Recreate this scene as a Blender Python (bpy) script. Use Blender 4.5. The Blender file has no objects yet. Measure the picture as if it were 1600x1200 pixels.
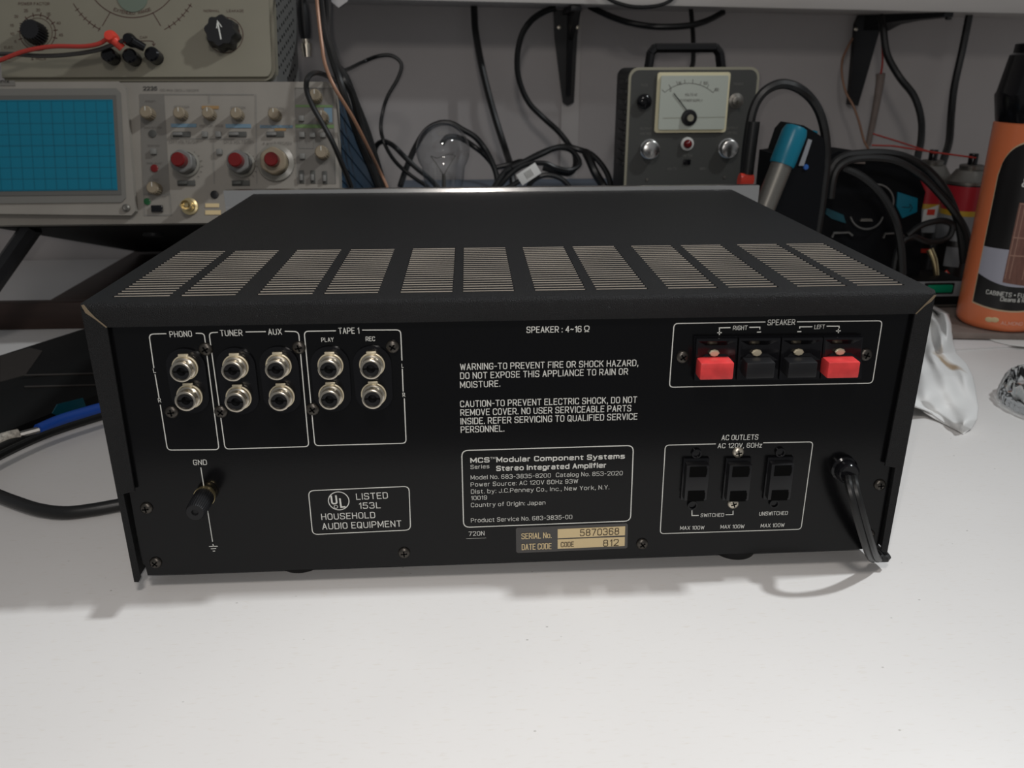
import bpy, bmesh, math, random
from mathutils import Vector, Matrix
random.seed(7)
SC = bpy.context.scene
COL = SC.collection
V = Vector
PI = math.pi
# ------------------------------------------------------------------ camera
CAM = V((-0.0226, -0.3981, 0.2748))
PITCH, YAW, ROLL, FPX = math.radians(21.19), math.radians(2.81), math.radians(-0.15), 1311.7
FWD = V((math.sin(YAW)*math.cos(PITCH), math.cos(YAW)*math.cos(PITCH), -math.sin(PITCH)))
_r = V((math.cos(YAW), -math.sin(YAW), 0)); _u = _r.cross(FWD)
RT = _r*math.cos(ROLL) + _u*math.sin(ROLL)
UP = _u*math.cos(ROLL) - _r*math.sin(ROLL)
cd = bpy.data.cameras.new('camera'); co = bpy.data.objects.new('camera', cd); COL.objects.link(co)
cd.sensor_width = 36; cd.lens = 36*FPX/1600; cd.clip_start = .02; cd.clip_end = 20
co.matrix_world = Matrix(((RT.x, UP.x, -FWD.x, CAM.x), (RT.y, UP.y, -FWD.y, CAM.y), (RT.z, UP.z, -FWD.z, CAM.z), (0, 0, 0, 1)))
cd.dof.use_dof = True; cd.dof.focus_distance = .47; cd.dof.aperture_fstop = 15
SC.camera = co
# ------------------------------------------------------------------ light
w = bpy.data.worlds.new('world'); SC.world = w; w.use_nodes = True
w.node_tree.nodes['Background'].inputs[0].default_value = (.95, .97, 1, 1)
w.node_tree.nodes['Background'].inputs[1].default_value = .20
def area(name, loc, target, sx, sy, power, col, spread=180):
    d = bpy.data.lights.new(name, 'AREA'); d.shape = 'RECTANGLE'; d.size = sx; d.size_y = sy; d.energy = power; d.color = col; d.spread = math.radians(spread)
    o = bpy.data.objects.new(name, d); COL.objects.link(o); o.location = loc
    o.rotation_euler = (V(target)-V(loc)).to_track_quat('-Z', 'Y').to_euler()
    return o
area('bench_lamp', (.80, .022, 1.10), (-.4, -.15, 0), .06, .06, 3.6, (.96, 1, 1.02), 94)
area('ceiling_lamp', (-.03, -.52, .90), (0, .02, 0), .14, .14, 1.35, (1, .94, .89), 125)
area('phone_flash', CAM-RT*.014+UP*.012-FWD*.004, CAM-RT*.014+UP*.012+FWD, .006, .006, .52, (1, .95, .91))
vs = SC.view_settings; SC.display_settings.display_device = 'sRGB'
vs.view_transform = 'Standard'; vs.look = 'None'; vs.exposure = 0.0; vs.gamma = 1; vs.use_curve_mapping = False

# ------------------------------------------------------------------ photo -> place helpers
def ray(px, py): return FWD + RT*((px-800)/FPX) + UP*((600-py)/FPX)
def atY(px, py, Y): d = ray(px, py); return CAM + d*((Y-CAM.y)/d.y)
def atZ(px, py, Z): d = ray(px, py); return CAM + d*((Z-CAM.z)/d.z)
class Plane:
    def __init__(s, o, ex, ey): s.o = V(o); s.ex = V(ex).normalized(); s.ey = V(ey).normalized(); s.ez = s.ex.cross(s.ey)
    def pt(s, px, py, off=0):
        d = ray(px, py); o = s.o + s.ez*off
        return CAM + d*((o-CAM).dot(s.ez)/d.dot(s.ez))
    def M(s, p, ang=0):
        c, n = math.cos(ang), math.sin(ang); ex = s.ex*c+s.ey*n; ey = s.ey*c-s.ex*n
        return Matrix(((ex.x, ey.x, s.ez.x, p.x), (ex.y, ey.y, s.ez.y, p.y), (ex.z, ey.z, s.ez.z, p.z), (0, 0, 0, 1)))
    def base(s, px, py, off): return s.pt(px, py, off) - s.ez*off      # foot on the plane of a thing whose front shows at px
    def uv(s, p): d = p-s.o; return d.dot(s.ex), d.dot(s.ey)
def zm(x0, y0, k): return lambda x, y: (x0+x/k, y0+y/k)
def frame(o, z, up=V((0, 0, 1))):
    z = V(z).normalized(); x = V(up).cross(z)
    if x.length < 1e-4: x = V((1, 0, 0))
    x.normalize(); y = z.cross(x)
    return Matrix(((x.x, y.x, z.x, o[0]), (x.y, y.y, z.y, o[1]), (x.z, y.z, z.z, o[2]), (0, 0, 0, 1)))
def T(x, y, z): return Matrix.Translation((x, y, z))

# ------------------------------------------------------------------ materials
MATS = {}
def mat(name, col, rough=.5, metal=0, bump=None, vary=None, trans=0, ior=1.45, spec=.5, emis=None, coat=0):
    m = bpy.data.materials.new(name); m.use_nodes = True; nt = m.node_tree; b = nt.nodes['Principled BSDF']
    def S(k, v):
        if k in b.inputs: b.inputs[k].default_value = v
    c = (*col, 1); S('Base Color', c); S('Roughness', rough); S('Metallic', metal); S('Transmission Weight', trans); S('IOR', ior)
    S('Specular IOR Level', spec); S('Coat Weight', coat)
    if emis: S('Emission Color', (*emis[0], 1)); S('Emission Strength', emis[1])
    tc = nt.nodes.new('ShaderNodeTexCoord')
    if vary:      # (scale, amount, stretch)
        n = nt.nodes.new('ShaderNodeTexNoise'); n.inputs['Scale'].default_value = vary[0]; n.inputs['Detail'].default_value = 5
        mp = nt.nodes.new('ShaderNodeMapping'); mp.inputs['Scale'].default_value = vary[2] if len(vary) > 2 else (1, 1, 1)
        nt.links.new(tc.outputs['Object'], mp.inputs[0]); nt.links.new(mp.outputs[0], n.inputs['Vector'])
        r = nt.nodes.new('ShaderNodeValToRGB'); r.color_ramp.elements[0].position = .3; r.color_ramp.elements[1].position = .7
        a = vary[1]
        r.color_ramp.elements[0].color = (*[x*(1-a) for x in col], 1); r.color_ramp.elements[1].color = (*[min(1, x*(1+a)) for x in col], 1)
        nt.links.new(n.outputs['Fac'], r.inputs[0]); nt.links.new(r.outputs[0], b.inputs['Base Color'])
    if bump:      # (scale, strength, distance)
        n = nt.nodes.new('ShaderNodeTexNoise'); n.inputs['Scale'].default_value = bump[0]; n.inputs['Detail'].default_value = 3
        nt.links.new(tc.outputs['Object'], n.inputs['Vector'])
        bp = nt.nodes.new('ShaderNodeBump'); bp.inputs['Strength'].default_value = bump[1]; bp.inputs['Distance'].default_value = bump[2]
        nt.links.new(n.outputs['Fac'], bp.inputs['Height']); nt.links.new(bp.outputs[0], b.inputs['Normal'])
    MATS[name] = m; return m
mat('cover_paint', (.0055, .0055, .006), .5, bump=(1900, 1.0, .0009), spec=.33)
mat('panel_paint', (.003, .003, .0034), .2, bump=(1500, .08, .0002), spec=.28)
mat('print_white', (.62, .62, .58), .6)
mat('mitre_wear', (.22, .17, .11), .55, .3)
mat('bare_metal', (.50, .455, .39), .5)
mat('silver', (.62, .61, .59), .23, 1, bump=(300, .1, .0002))
mat('nickel', (.52, .475, .40), .26, 1)
mat('cream_washer', (.62, .55, .40), .4, .5)
mat('screw_dark', (.075, .068, .06), .36, .85)
mat('screw_bright', (.58, .53, .44), .33, .85)
mat('black_gloss', (.005, .005, .006), .16, spec=.35)
mat('black_plastic', (.009, .009, .010), .4, spec=.4)
mat('black_matte', (.006, .006, .006), .8)
mat('hole', (.002, .002, .002), .9, spec=.1)
mat('rubber', (.010, .010, .010), .5)
mat('red_plastic', (.62, .045, .045), .38, vary=(160, .16))
mat('sticker_grey', (.055, .052, .050), .4)
mat('gold_print', (.60, .47, .26), .45)
mat('ink', (.05, .035, .02), .7)
dm_ = mat('desk', (.66, .645, .63), .42, vary=(7, .03, (1, 1, 1)), bump=(60, .05, .001))
def desk_wear():
    nt = dm_.node_tree; b = nt.nodes['Principled BSDF']; src = b.inputs['Base Color'].links[0].from_socket
    tc = nt.nodes.new('ShaderNodeTexCoord')
    def layer(src, kind, scale, stretch, lo, hi, dark):
        mp = nt.nodes.new('ShaderNodeMapping'); mp.inputs['Scale'].default_value = stretch; nt.links.new(tc.outputs['Object'], mp.inputs[0])
        t = nt.nodes.new('ShaderNodeTexNoise' if kind == 'n' else 'ShaderNodeTexVoronoi'); t.inputs['Scale'].default_value = scale; nt.links.new(mp.outputs[0], t.inputs['Vector'])
        r = nt.nodes.new('ShaderNodeMapRange'); r.inputs['From Min'].default_value = lo; r.inputs['From Max'].default_value = hi
        nt.links.new(t.outputs['Fac' if kind == 'n' else 'Distance'], r.inputs['Value'])
        mx = nt.nodes.new('ShaderNodeMix'); mx.data_type = 'RGBA'; mx.blend_type = 'MULTIPLY'; mx.inputs['B'].default_value if 0 else None
        nt.links.new(r.outputs[0], mx.inputs[0]); nt.links.new(src, mx.inputs[6]); mx.inputs[7].default_value = (dark, dark*.98, dark*.95, 1)
        return mx.outputs[2]
    o = layer(src, 'n', 520, (.28, 1.3, 1), .60, .74, .95)      # fine streaks of wear
    o = layer(o, 'v', 65, (.8, 1.3, 1), .045, .02, .55)         # specks
    nt.links.new(o, b.inputs['Base Color'])
desk_wear()
mat('wall', (.46, .43, .42), .75, vary=(5, .07), bump=(35, .08, .003))
mat('wall_strip', (.54, .51, .49), .7)
mat('floor', (.12, .11, .10), .7, vary=(6, .2))
mat('shelf', (.60, .57, .54), .5, vary=(6, .05, (1, 1, 8)))
mat('bluegrey', (.16, .20, .26), .6, vary=(12, .08))
mat('scope_face', (.225, .207, .18), .5, vary=(30, .06))
mat('scope_grey', (.14, .13, .115), .5, vary=(35, .07))
mat('bezel_dark', (0.094, 0.091, 0.083), .5)
mat('bezel_mid', (0.143, 0.138, 0.124), .5)
mat('screen_blue', (.0, .135, .21), .3)
mat('grid_line', (.0, .105, .165), .4)
mat('scope_blue', (.009, .038, .072), .45, bump=(250, .2, .0005))
mat('knob_beige', (.21, .17, .115), .5)
mat('knob_grey', (0.143, 0.140, 0.132), .5)
mat('knob_red', (.13, .006, .006), .2)
mat('clear_skirt', (.19, .18, .155), .25)
mat('key_grey', (0.149, 0.146, 0.135), .5)
mat('print_dark', (.10, .09, .08), .6)
mat('print_blue', (0.121, 0.198, 0.259), .6)
mat('print_orange', (0.275, 0.165, 0.066), .6)
mat('print_green', (0.110, 0.182, 0.066), .6)
mat('slot_dark', (.05, .05, .045), .6)
mat('led_green', (.01, .10, .03), .3)
mat('brass', (.55, .45, .25), .28, .9)
mat('checker_face', (.20, .185, .140), .42, vary=(20, .04))
mat('checker_case', (0.110, 0.110, 0.105), .55, bump=(400, .3, .0006))
mat('print_maroon', (.055, .018, .014), .6)
mat('dial_green', (.13, .16, .125), .3)
mat('pale_pink', (.72, .42, .33), .5)
mat('lead_red', (.36, .03, .02), .4)
mat('tip_red', (.62, .05, .03), .35)
mat('wood_brown', (.028, .014, .010), .5, vary=(20, .25, (1, 8, 8)))
mat('meter_case', (.020, .020, .020), .5, bump=(300, .3, .0006))
mat('meter_face', (.055, .056, .052), .5)
mat('trim_beige', (.36, .34, .26), .4, .4)
mat('dial_paper', (.47, .50, .44), .4)
mat('window_clear', (.72, .66, .45), .15)
mat('white_plastic', (.58, .58, .55), .4)
mat('lamp_red', (.12, .004, .004), .12)
mat('label_white', (.62, .62, .60), .6)
mat('copper', (.27, .145, .09), .45, .2)
mat('cable_black', (.009, .009, .009), .38)
mat('cable_grey', (.035, .033, .031), .4)
mat('teal', (.0, .125, .19), .32)
mat('teal_dark', (.0, .05, .07), .45)
mat('steel_dull', (.20, .19, .17), .38, .8)
mat('steel_dark', (.20, .195, .185), .35, .85)
mat('tool_black', (.003, .0034, .0045), .7, spec=.15)
mat('grey_strip', (.24, .25, .27), .5)
mat('blue_dot', (.02, .09, .32), .4)
mat('can_red', (.38, .02, .03), .3)
mat('can_yellow', (.48, .30, .03), .35)
mat('can_grey', (.23, .24, .25), .35)
mat('orange', (.72, .19, .075), .33, coat=.3)
mat('label_black', (.010, .009, .009), .3)
mat('lavender', (.36, .36, .42), .35)
mat('furn_brown', (.17, .075, .055), .4, vary=(60, .2, (8, 8, 1)))
mat('furn_edge', (.34, .19, .14), .4)
mat('gold_line', (.55, .42, .27), .4)
mat('cloth', (.70, .70, .69), .85, vary=(25, .03))
def stain(mname, loc, rot, sx, sy, col):      # a tan soft-edged stain lying along a crease
    nt = MATS[mname].node_tree; b = nt.nodes['Principled BSDF']; src = b.inputs['Base Color'].links[0].from_socket
    tc = nt.nodes.new('ShaderNodeTexCoord'); mp = nt.nodes.new('ShaderNodeMapping'); mp.vector_type = 'TEXTURE'
    mp.inputs['Location'].default_value = loc; mp.inputs['Rotation'].default_value = (0, 0, rot); mp.inputs['Scale'].default_value = (sx, sy, 10)
    ns = nt.nodes.new('ShaderNodeTexNoise'); ns.inputs['Scale'].default_value = 90; nt.links.new(tc.outputs['Object'], ns.inputs['Vector'])
    ln = nt.nodes.new('ShaderNodeVectorMath'); ln.operation = 'LENGTH'; nt.links.new(tc.outputs['Object'], mp.inputs[0]); nt.links.new(mp.outputs[0], ln.inputs[0])
    ad = nt.nodes.new('ShaderNodeMath'); ad.operation = 'ADD'; nt.links.new(ln.outputs['Value'], ad.inputs[0]); nt.links.new(ns.outputs['Fac'], ad.inputs[1])
    r = nt.nodes.new('ShaderNodeMapRange'); r.inputs['From Min'].default_value = 1.7; r.inputs['From Max'].default_value = .9; nt.links.new(ad.outputs[0], r.inputs['Value'])
    mx = nt.nodes.new('ShaderNodeMix'); mx.data_type = 'RGBA'; nt.links.new(r.outputs[0], mx.inputs[0]); nt.links.new(src, mx.inputs[6]); mx.inputs[7].default_value = (*col, 1)
    nt.links.new(mx.outputs[2], b.inputs['Base Color'])
mat('board', (.19, .15, .13), .6, vary=(40, .15))
mat('paper', (.66, .63, .62), .7)
mat('blue_sleeve', (.015, .07, .36), .35)
mat('braid', (.40, .37, .32), .7, vary=(400, .5))
mat('green_rocker', (.0, .22, .11), .3)
mat('device_dark', (.018, .015, .013), .5)
mat('device_black', (.004, .004, .004), .6, spec=.2)
def glass(name, col=(1, 1, 1), ior=1.45, rough=0):
    m = bpy.data.materials.new(name); m.use_nodes = True; nt = m.node_tree
    b = nt.nodes['Principled BSDF']; b.inputs['Base Color'].default_value = (*col, 1); b.inputs['Roughness'].default_value = rough
    b.inputs['Transmission Weight'].default_value = 1; b.inputs['IOR'].default_value = ior
    MATS[name] = m
def thin_glass(name):
    m = bpy.data.materials.new(name); m.use_nodes = True; nt = m.node_tree; nt.nodes.remove(nt.nodes['Principled BSDF'])
    t = nt.nodes.new('ShaderNodeBsdfTransparent'); g = nt.nodes.new('ShaderNodeBsdfGlossy'); g.inputs['Roughness'].default_value = .02
    t.inputs[0].default_value = (.95, .955, .955, 1); lw = nt.nodes.new('ShaderNodeLayerWeight'); lw.inputs['Blend'].default_value = .5; pw = nt.nodes.new('ShaderNodeMath'); pw.operation = 'POWER'; pw.inputs[1].default_value = 3
    nt.links.new(lw.outputs['Facing'], pw.inputs[0]); f = nt.nodes.new('ShaderNodeMath'); f.operation = 'MULTIPLY_ADD'; f.inputs[1].default_value = .75; f.inputs[2].default_value = .09; nt.links.new(pw.outputs[0], f.inputs[0]); x = nt.nodes.new('ShaderNodeMixShader')
    nt.links.new(f.outputs[0], x.inputs[0]); nt.links.new(t.outputs[0], x.inputs[1]); nt.links.new(g.outputs[0], x.inputs[2]); nt.links.new(x.outputs[0], nt.nodes['Material Output'].inputs[0]); MATS[name] = m
thin_glass('bulb_glass'); glass('dish_glass', (.93, .95, .95), 1.5); glass('lid_clear', (.97, .97, .97), 1.3, .1)

# ------------------------------------------------------------------ mesh builder
class MB:
    def __init__(s): s.bm = bmesh.new(); s.mats = []
    def mi(s, m):
        if m not in s.mats: s.mats.append(m)
        return s.mats.index(m)
    def _fin(s, faces, m):
        i = s.mi(m)
        for f in faces: f.material_index = i
    def face(s, pts, m):
        f = s.bm.faces.new([s.bm.verts.new(p) for p in pts]); s._fin([f], m); return f
    def box(s, M, sx, sy, sz, m, bev=0, seg=2):
        t = bmesh.new(); bmesh.ops.create_cube(t, size=1)
        for v in t.verts: v.co = V((v.co.x*sx, v.co.y*sy, v.co.z*sz))
        if bev: bmesh.ops.bevel(t, geom=t.edges[:], offset=bev, segments=seg, affect='EDGES', profile=.5)
        s._merge(t, M, m)
    def bx(s, lo, hi, m, bev=0, seg=2):
        s.box(T((lo[0]+hi[0])/2, (lo[1]+hi[1])/2, (lo[2]+hi[2])/2), hi[0]-lo[0], hi[1]-lo[1], hi[2]-lo[2], m, bev, seg)
    def _merge(s, t, M, m):
        mp = {v: s.bm.verts.new(M @ v.co) for v in t.verts}; fs = []
        for f in t.faces:
            try: fs.append(s.bm.faces.new([mp[v] for v in f.verts]))
            except ValueError: pass
        s._fin(fs, m); t.free()
    def lathe(s, M, prof, m, seg=24, sx=1, sy=1, flute=0, nfl=0):
        rings = []; fs = []
        for r, z in prof:
            if r < 1e-6: rings.append([s.bm.verts.new(M @ V((0, 0, z)))])
            else:
                ring = []
                for k in range(seg):
                    a = 2*PI*k/seg; rr = r*(1-flute*(.5+.5*math.cos(nfl*a))) if nfl else r
                    ring.append(s.bm.verts.new(M @ V((rr*math.cos(a)*sx, rr*math.sin(a)*sy, z))))
                rings.append(ring)
        for A, B in zip(rings, rings[1:]):
            for k in range(seg):
                k2 = (k+1) % seg
                q = [A[0]] if len(A) == 1 else [A[k], A[k2]]
                q += [B[0]] if len(B) == 1 else [B[k2], B[k]]
                if len(q) > 2: fs.append(s.bm.faces.new(q))
        s._fin(fs, m)
    def cyl(s, M, r, h, m, seg=24, bev=0, r2=None, z0=0):
        r2 = r if r2 is None else r2
        if bev: p = [(0, z0), (r, z0), (r2, z0+h-bev), (r2-bev, z0+h), (0, z0+h)]
        else: p = [(0, z0), (r, z0), (r2, z0+h), (0, z0+h)]
        s.lathe(M, p, m, seg)
    def tube(s, pts, r, m, seg=8, sub=6, closed=False, r2=None, flat=1):
        P = [V(p) for p in pts]; Q = []
        n = len(P)
        if sub > 1 and n > 2:
            for i in range(n if closed else n-1):
                g = lambda k: P[k % n] if closed else P[max(0, min(n-1, k))]
                a, b, c, d = g(i-1), g(i), g(i+1), g(i+2)
                for k in range(sub):
                    t = k/sub
                    Q.append(.5*((2*b)+(c-a)*t+(2*a-5*b+4*c-d)*t*t+(3*b-a-3*c+d)*t**3))
            if not closed: Q.append(P[-1])
        else: Q = P
        N = len(Q); nrm = None; rings = []
        for i in range(N):
            if closed: t = Q[(i+1) % N]-Q[i-1]
            else: t = Q[min(N-1, i+1)]-Q[max(0, i-1)]
            t.normalize()
            if nrm is None: nrm = V((0, 0, 1)) if abs(t.z) < .9 else V((1, 0, 0))
            nrm = (nrm-t*nrm.dot(t)).normalized(); b = t.cross(nrm)
            rr = r if r2 is None else r+(r2-r)*i/(N-1)
            rings.append([s.bm.verts.new(Q[i]+(nrm*math.cos(2*PI*k/seg)+b*math.sin(2*PI*k/seg)*flat)*rr) for k in range(seg)])
        fs = []
        for i in range(N if closed else N-1):
            A, B = rings[i], rings[(i+1) % N]
            for k in range(seg): fs.append(s.bm.faces.new([A[k], A[(k+1) % seg], B[(k+1) % seg], B[k]]))
        if not closed: fs.append(s.bm.faces.new(rings[0][::-1])); fs.append(s.bm.faces.new(rings[-1]))
        s._fin(fs, m)
    def prism(s, M, poly, z0, z1, m):
        a = sum(poly[i][0]*poly[(i+1) % len(poly)][1]-poly[(i+1) % len(poly)][0]*poly[i][1] for i in range(len(poly)))
        if a < 0: poly = poly[::-1]
        A = [s.bm.verts.new(M @ V((x, y, z0))) for x, y in poly]; B = [s.bm.verts.new(M @ V((x, y, z1))) for x, y in poly]
        fs = [s.bm.faces.new(A[::-1]), s.bm.faces.new(B)]; n = len(poly)
        for i in range(n): fs.append(s.bm.faces.new([A[i], A[(i+1) % n], B[(i+1) % n], B[i]]))
        s._fin(fs, m)
    def stroke(s, M, pts, wd, z, m, rad=0, closed=False):   # flat printed line
        P = [V((p[0], p[1])) for p in pts]
        if rad:
            Q = []; n = len(P)
            for i in range(n):
                if not closed and i in (0, n-1): Q.append(P[i]); continue
                a, b, c = P[i-1], P[i], P[(i+1) % n]
                d1, d2 = (a-b), (c-b); r = min(rad, d1.length*.45, d2.length*.45); d1.normalize(); d2.normalize()
                p0, p2 = b+d1*r, b+d2*r
                for k in range(6): t = k/5; Q.append(p0*(1-t)**2+b*2*t*(1-t)+p2*t*t)
            P = Q
        n = len(P); L = []; R_ = []
        for i in range(n):
            if closed: a, c = P[i-1], P[(i+1) % n]
            else: a, c = P[max(0, i-1)], P[min(n-1, i+1)]
            b = P[i]; t1 = (b-a) if (b-a).length > 1e-9 else (c-b); t2 = (c-b) if (c-b).length > 1e-9 else t1
            t1 = t1.normalized(); t2 = t2.normalized(); t = (t1+t2)
            t = t.normalized() if t.length > 1e-6 else t1
            nn = V((-t.y, t.x)); k = max(.5, nn.dot(V((-t1.y, t1.x))))
            o = nn*(wd/2/k)
            F = M if callable(M) else (lambda x, y: M @ V((x, y, z)))
            L.append(s.bm.verts.new(F(b.x+o.x, b.y+o.y))); R_.append(s.bm.verts.new(F(b.x-o.x, b.y-o.y)))
        fs = []
        for i in range(n if closed else n-1):
            j = (i+1) % n; fs.append(s.bm.faces.new([R_[i], R_[j], L[j], L[i]]))
        s._fin(fs, m)
    def disc(s, M, r, z, m, seg=28, r0=0):
        if r0:
            A = [s.bm.verts.new(M @ V((r0*math.cos(2*PI*k/seg), r0*math.sin(2*PI*k/seg), z))) for k in range(seg)]
            B = [s.bm.verts.new(M @ V((r*math.cos(2*PI*k/seg), r*math.sin(2*PI*k/seg), z))) for k in range(seg)]
            s._fin([s.bm.faces.new([A[k], B[k], B[(k+1) % seg], A[(k+1) % seg]]) for k in range(seg)], m)
        else: s.face([M @ V((r*math.cos(2*PI*k/seg), r*math.sin(2*PI*k/seg), z)) for k in range(seg)], m)
    def text(s, M, txt, wd, h, m, bold=0, z=.0003, fn=None):      # drawn letters: flat strokes of even width
        adv = []; x = 0
        for ch in txt:
            if ch == ' ': x += 2.6; continue
            g = GLYPH[ch]; adv.append((x, g)); x += max(p[0] for st in g for p in st[1])+2.05
        tot = x-2.05; sw = h*(.108+bold); kx = (wd-sw)/tot; ky = (h-sw)/7
        dz = 0
        for x0, g in adv:
            dz = 0
            for r, pts, cl in g:
                dz += 6e-6
                P = [((x0+px)*kx+sw/2, py*ky+sw/2) for px, py in pts]
                if r and len(P) > 2: s.stroke((lambda x, y, q=dz: fn(x, y, q)) if fn else M, P, sw, z+dz, m, min(1.8*kx, 1.8*ky)*r, cl)
                else:
                    for i in range(len(P)-1):
                        a, b = V(P[i]), V(P[i+1]); d = (b-a).normalized()*sw*.5
                        dz += 6e-6; s.stroke((lambda x, y, q=dz: fn(x, y, q)) if fn else M, [a-d if i else a-d*.9, b+d*.9], sw, z+dz, m)
    def ptext(s, pl, txt, p0, p1, hpx, m, bold=0, z=.0003):   # text whose baseline runs between two photo points on a plane
        a, b = pl.pt(*p0), pl.pt(*p1); c = pl.pt(p0[0], p0[1]-hpx)
        ua, ub, uc = pl.uv(a), pl.uv(b), pl.uv(c)
        s.text(pl.M(a, math.atan2(ub[1]-ua[1], ub[0]-ua[0])), txt, math.hypot(ub[0]-ua[0], ub[1]-ua[1]), uc[1]-ua[1], m, bold, z)
    def pstroke(s, pl, pts, wd, m, rad=0, closed=False, z=.0003):
        s.stroke(pl.M(pl.o), [pl.uv(pl.pt(*p)) for p in pts], wd, z, m, rad, closed)
    def pprism(s, pl, pts, z0, z1, m, off=None):
        o = z1 if off is None else off
        s.prism(pl.M(pl.o), [pl.uv(pl.pt(p[0], p[1], o)) for p in pts], z0, z1, m)
    def build(s, name, parent=None, label=None, flat=False, loc=None, cat=None, group=None, kind=None):
        bmesh.ops.recalc_face_normals(s.bm, faces=s.bm.faces[:]) if not flat else None
        o0 = V(loc) if loc is not None else (ORG.get(parent.name, V()) if parent else V())
        for v in s.bm.verts: v.co -= o0
        me = bpy.data.meshes.new(name); s.bm.to_mesh(me); s.bm.free()
        for m in s.mats: me.materials.append(MATS[m])
        if not flat and len(me.polygons):
            me.polygons.foreach_set('use_smooth', [True]*len(me.polygons)); me.set_sharp_from_angle(angle=math.radians(38))
        o = bpy.data.objects.new(name, me); COL.objects.link(o)
        if parent: o.parent = parent
        else: o.location = o0
        ORG[o.name] = o0
        if label: o['label'] = label
        if cat: o['category'] = cat
        if group: o['group'] = group
        if kind: o['kind'] = kind
        return o
ORG = {}
GLYPH = {}
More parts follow.
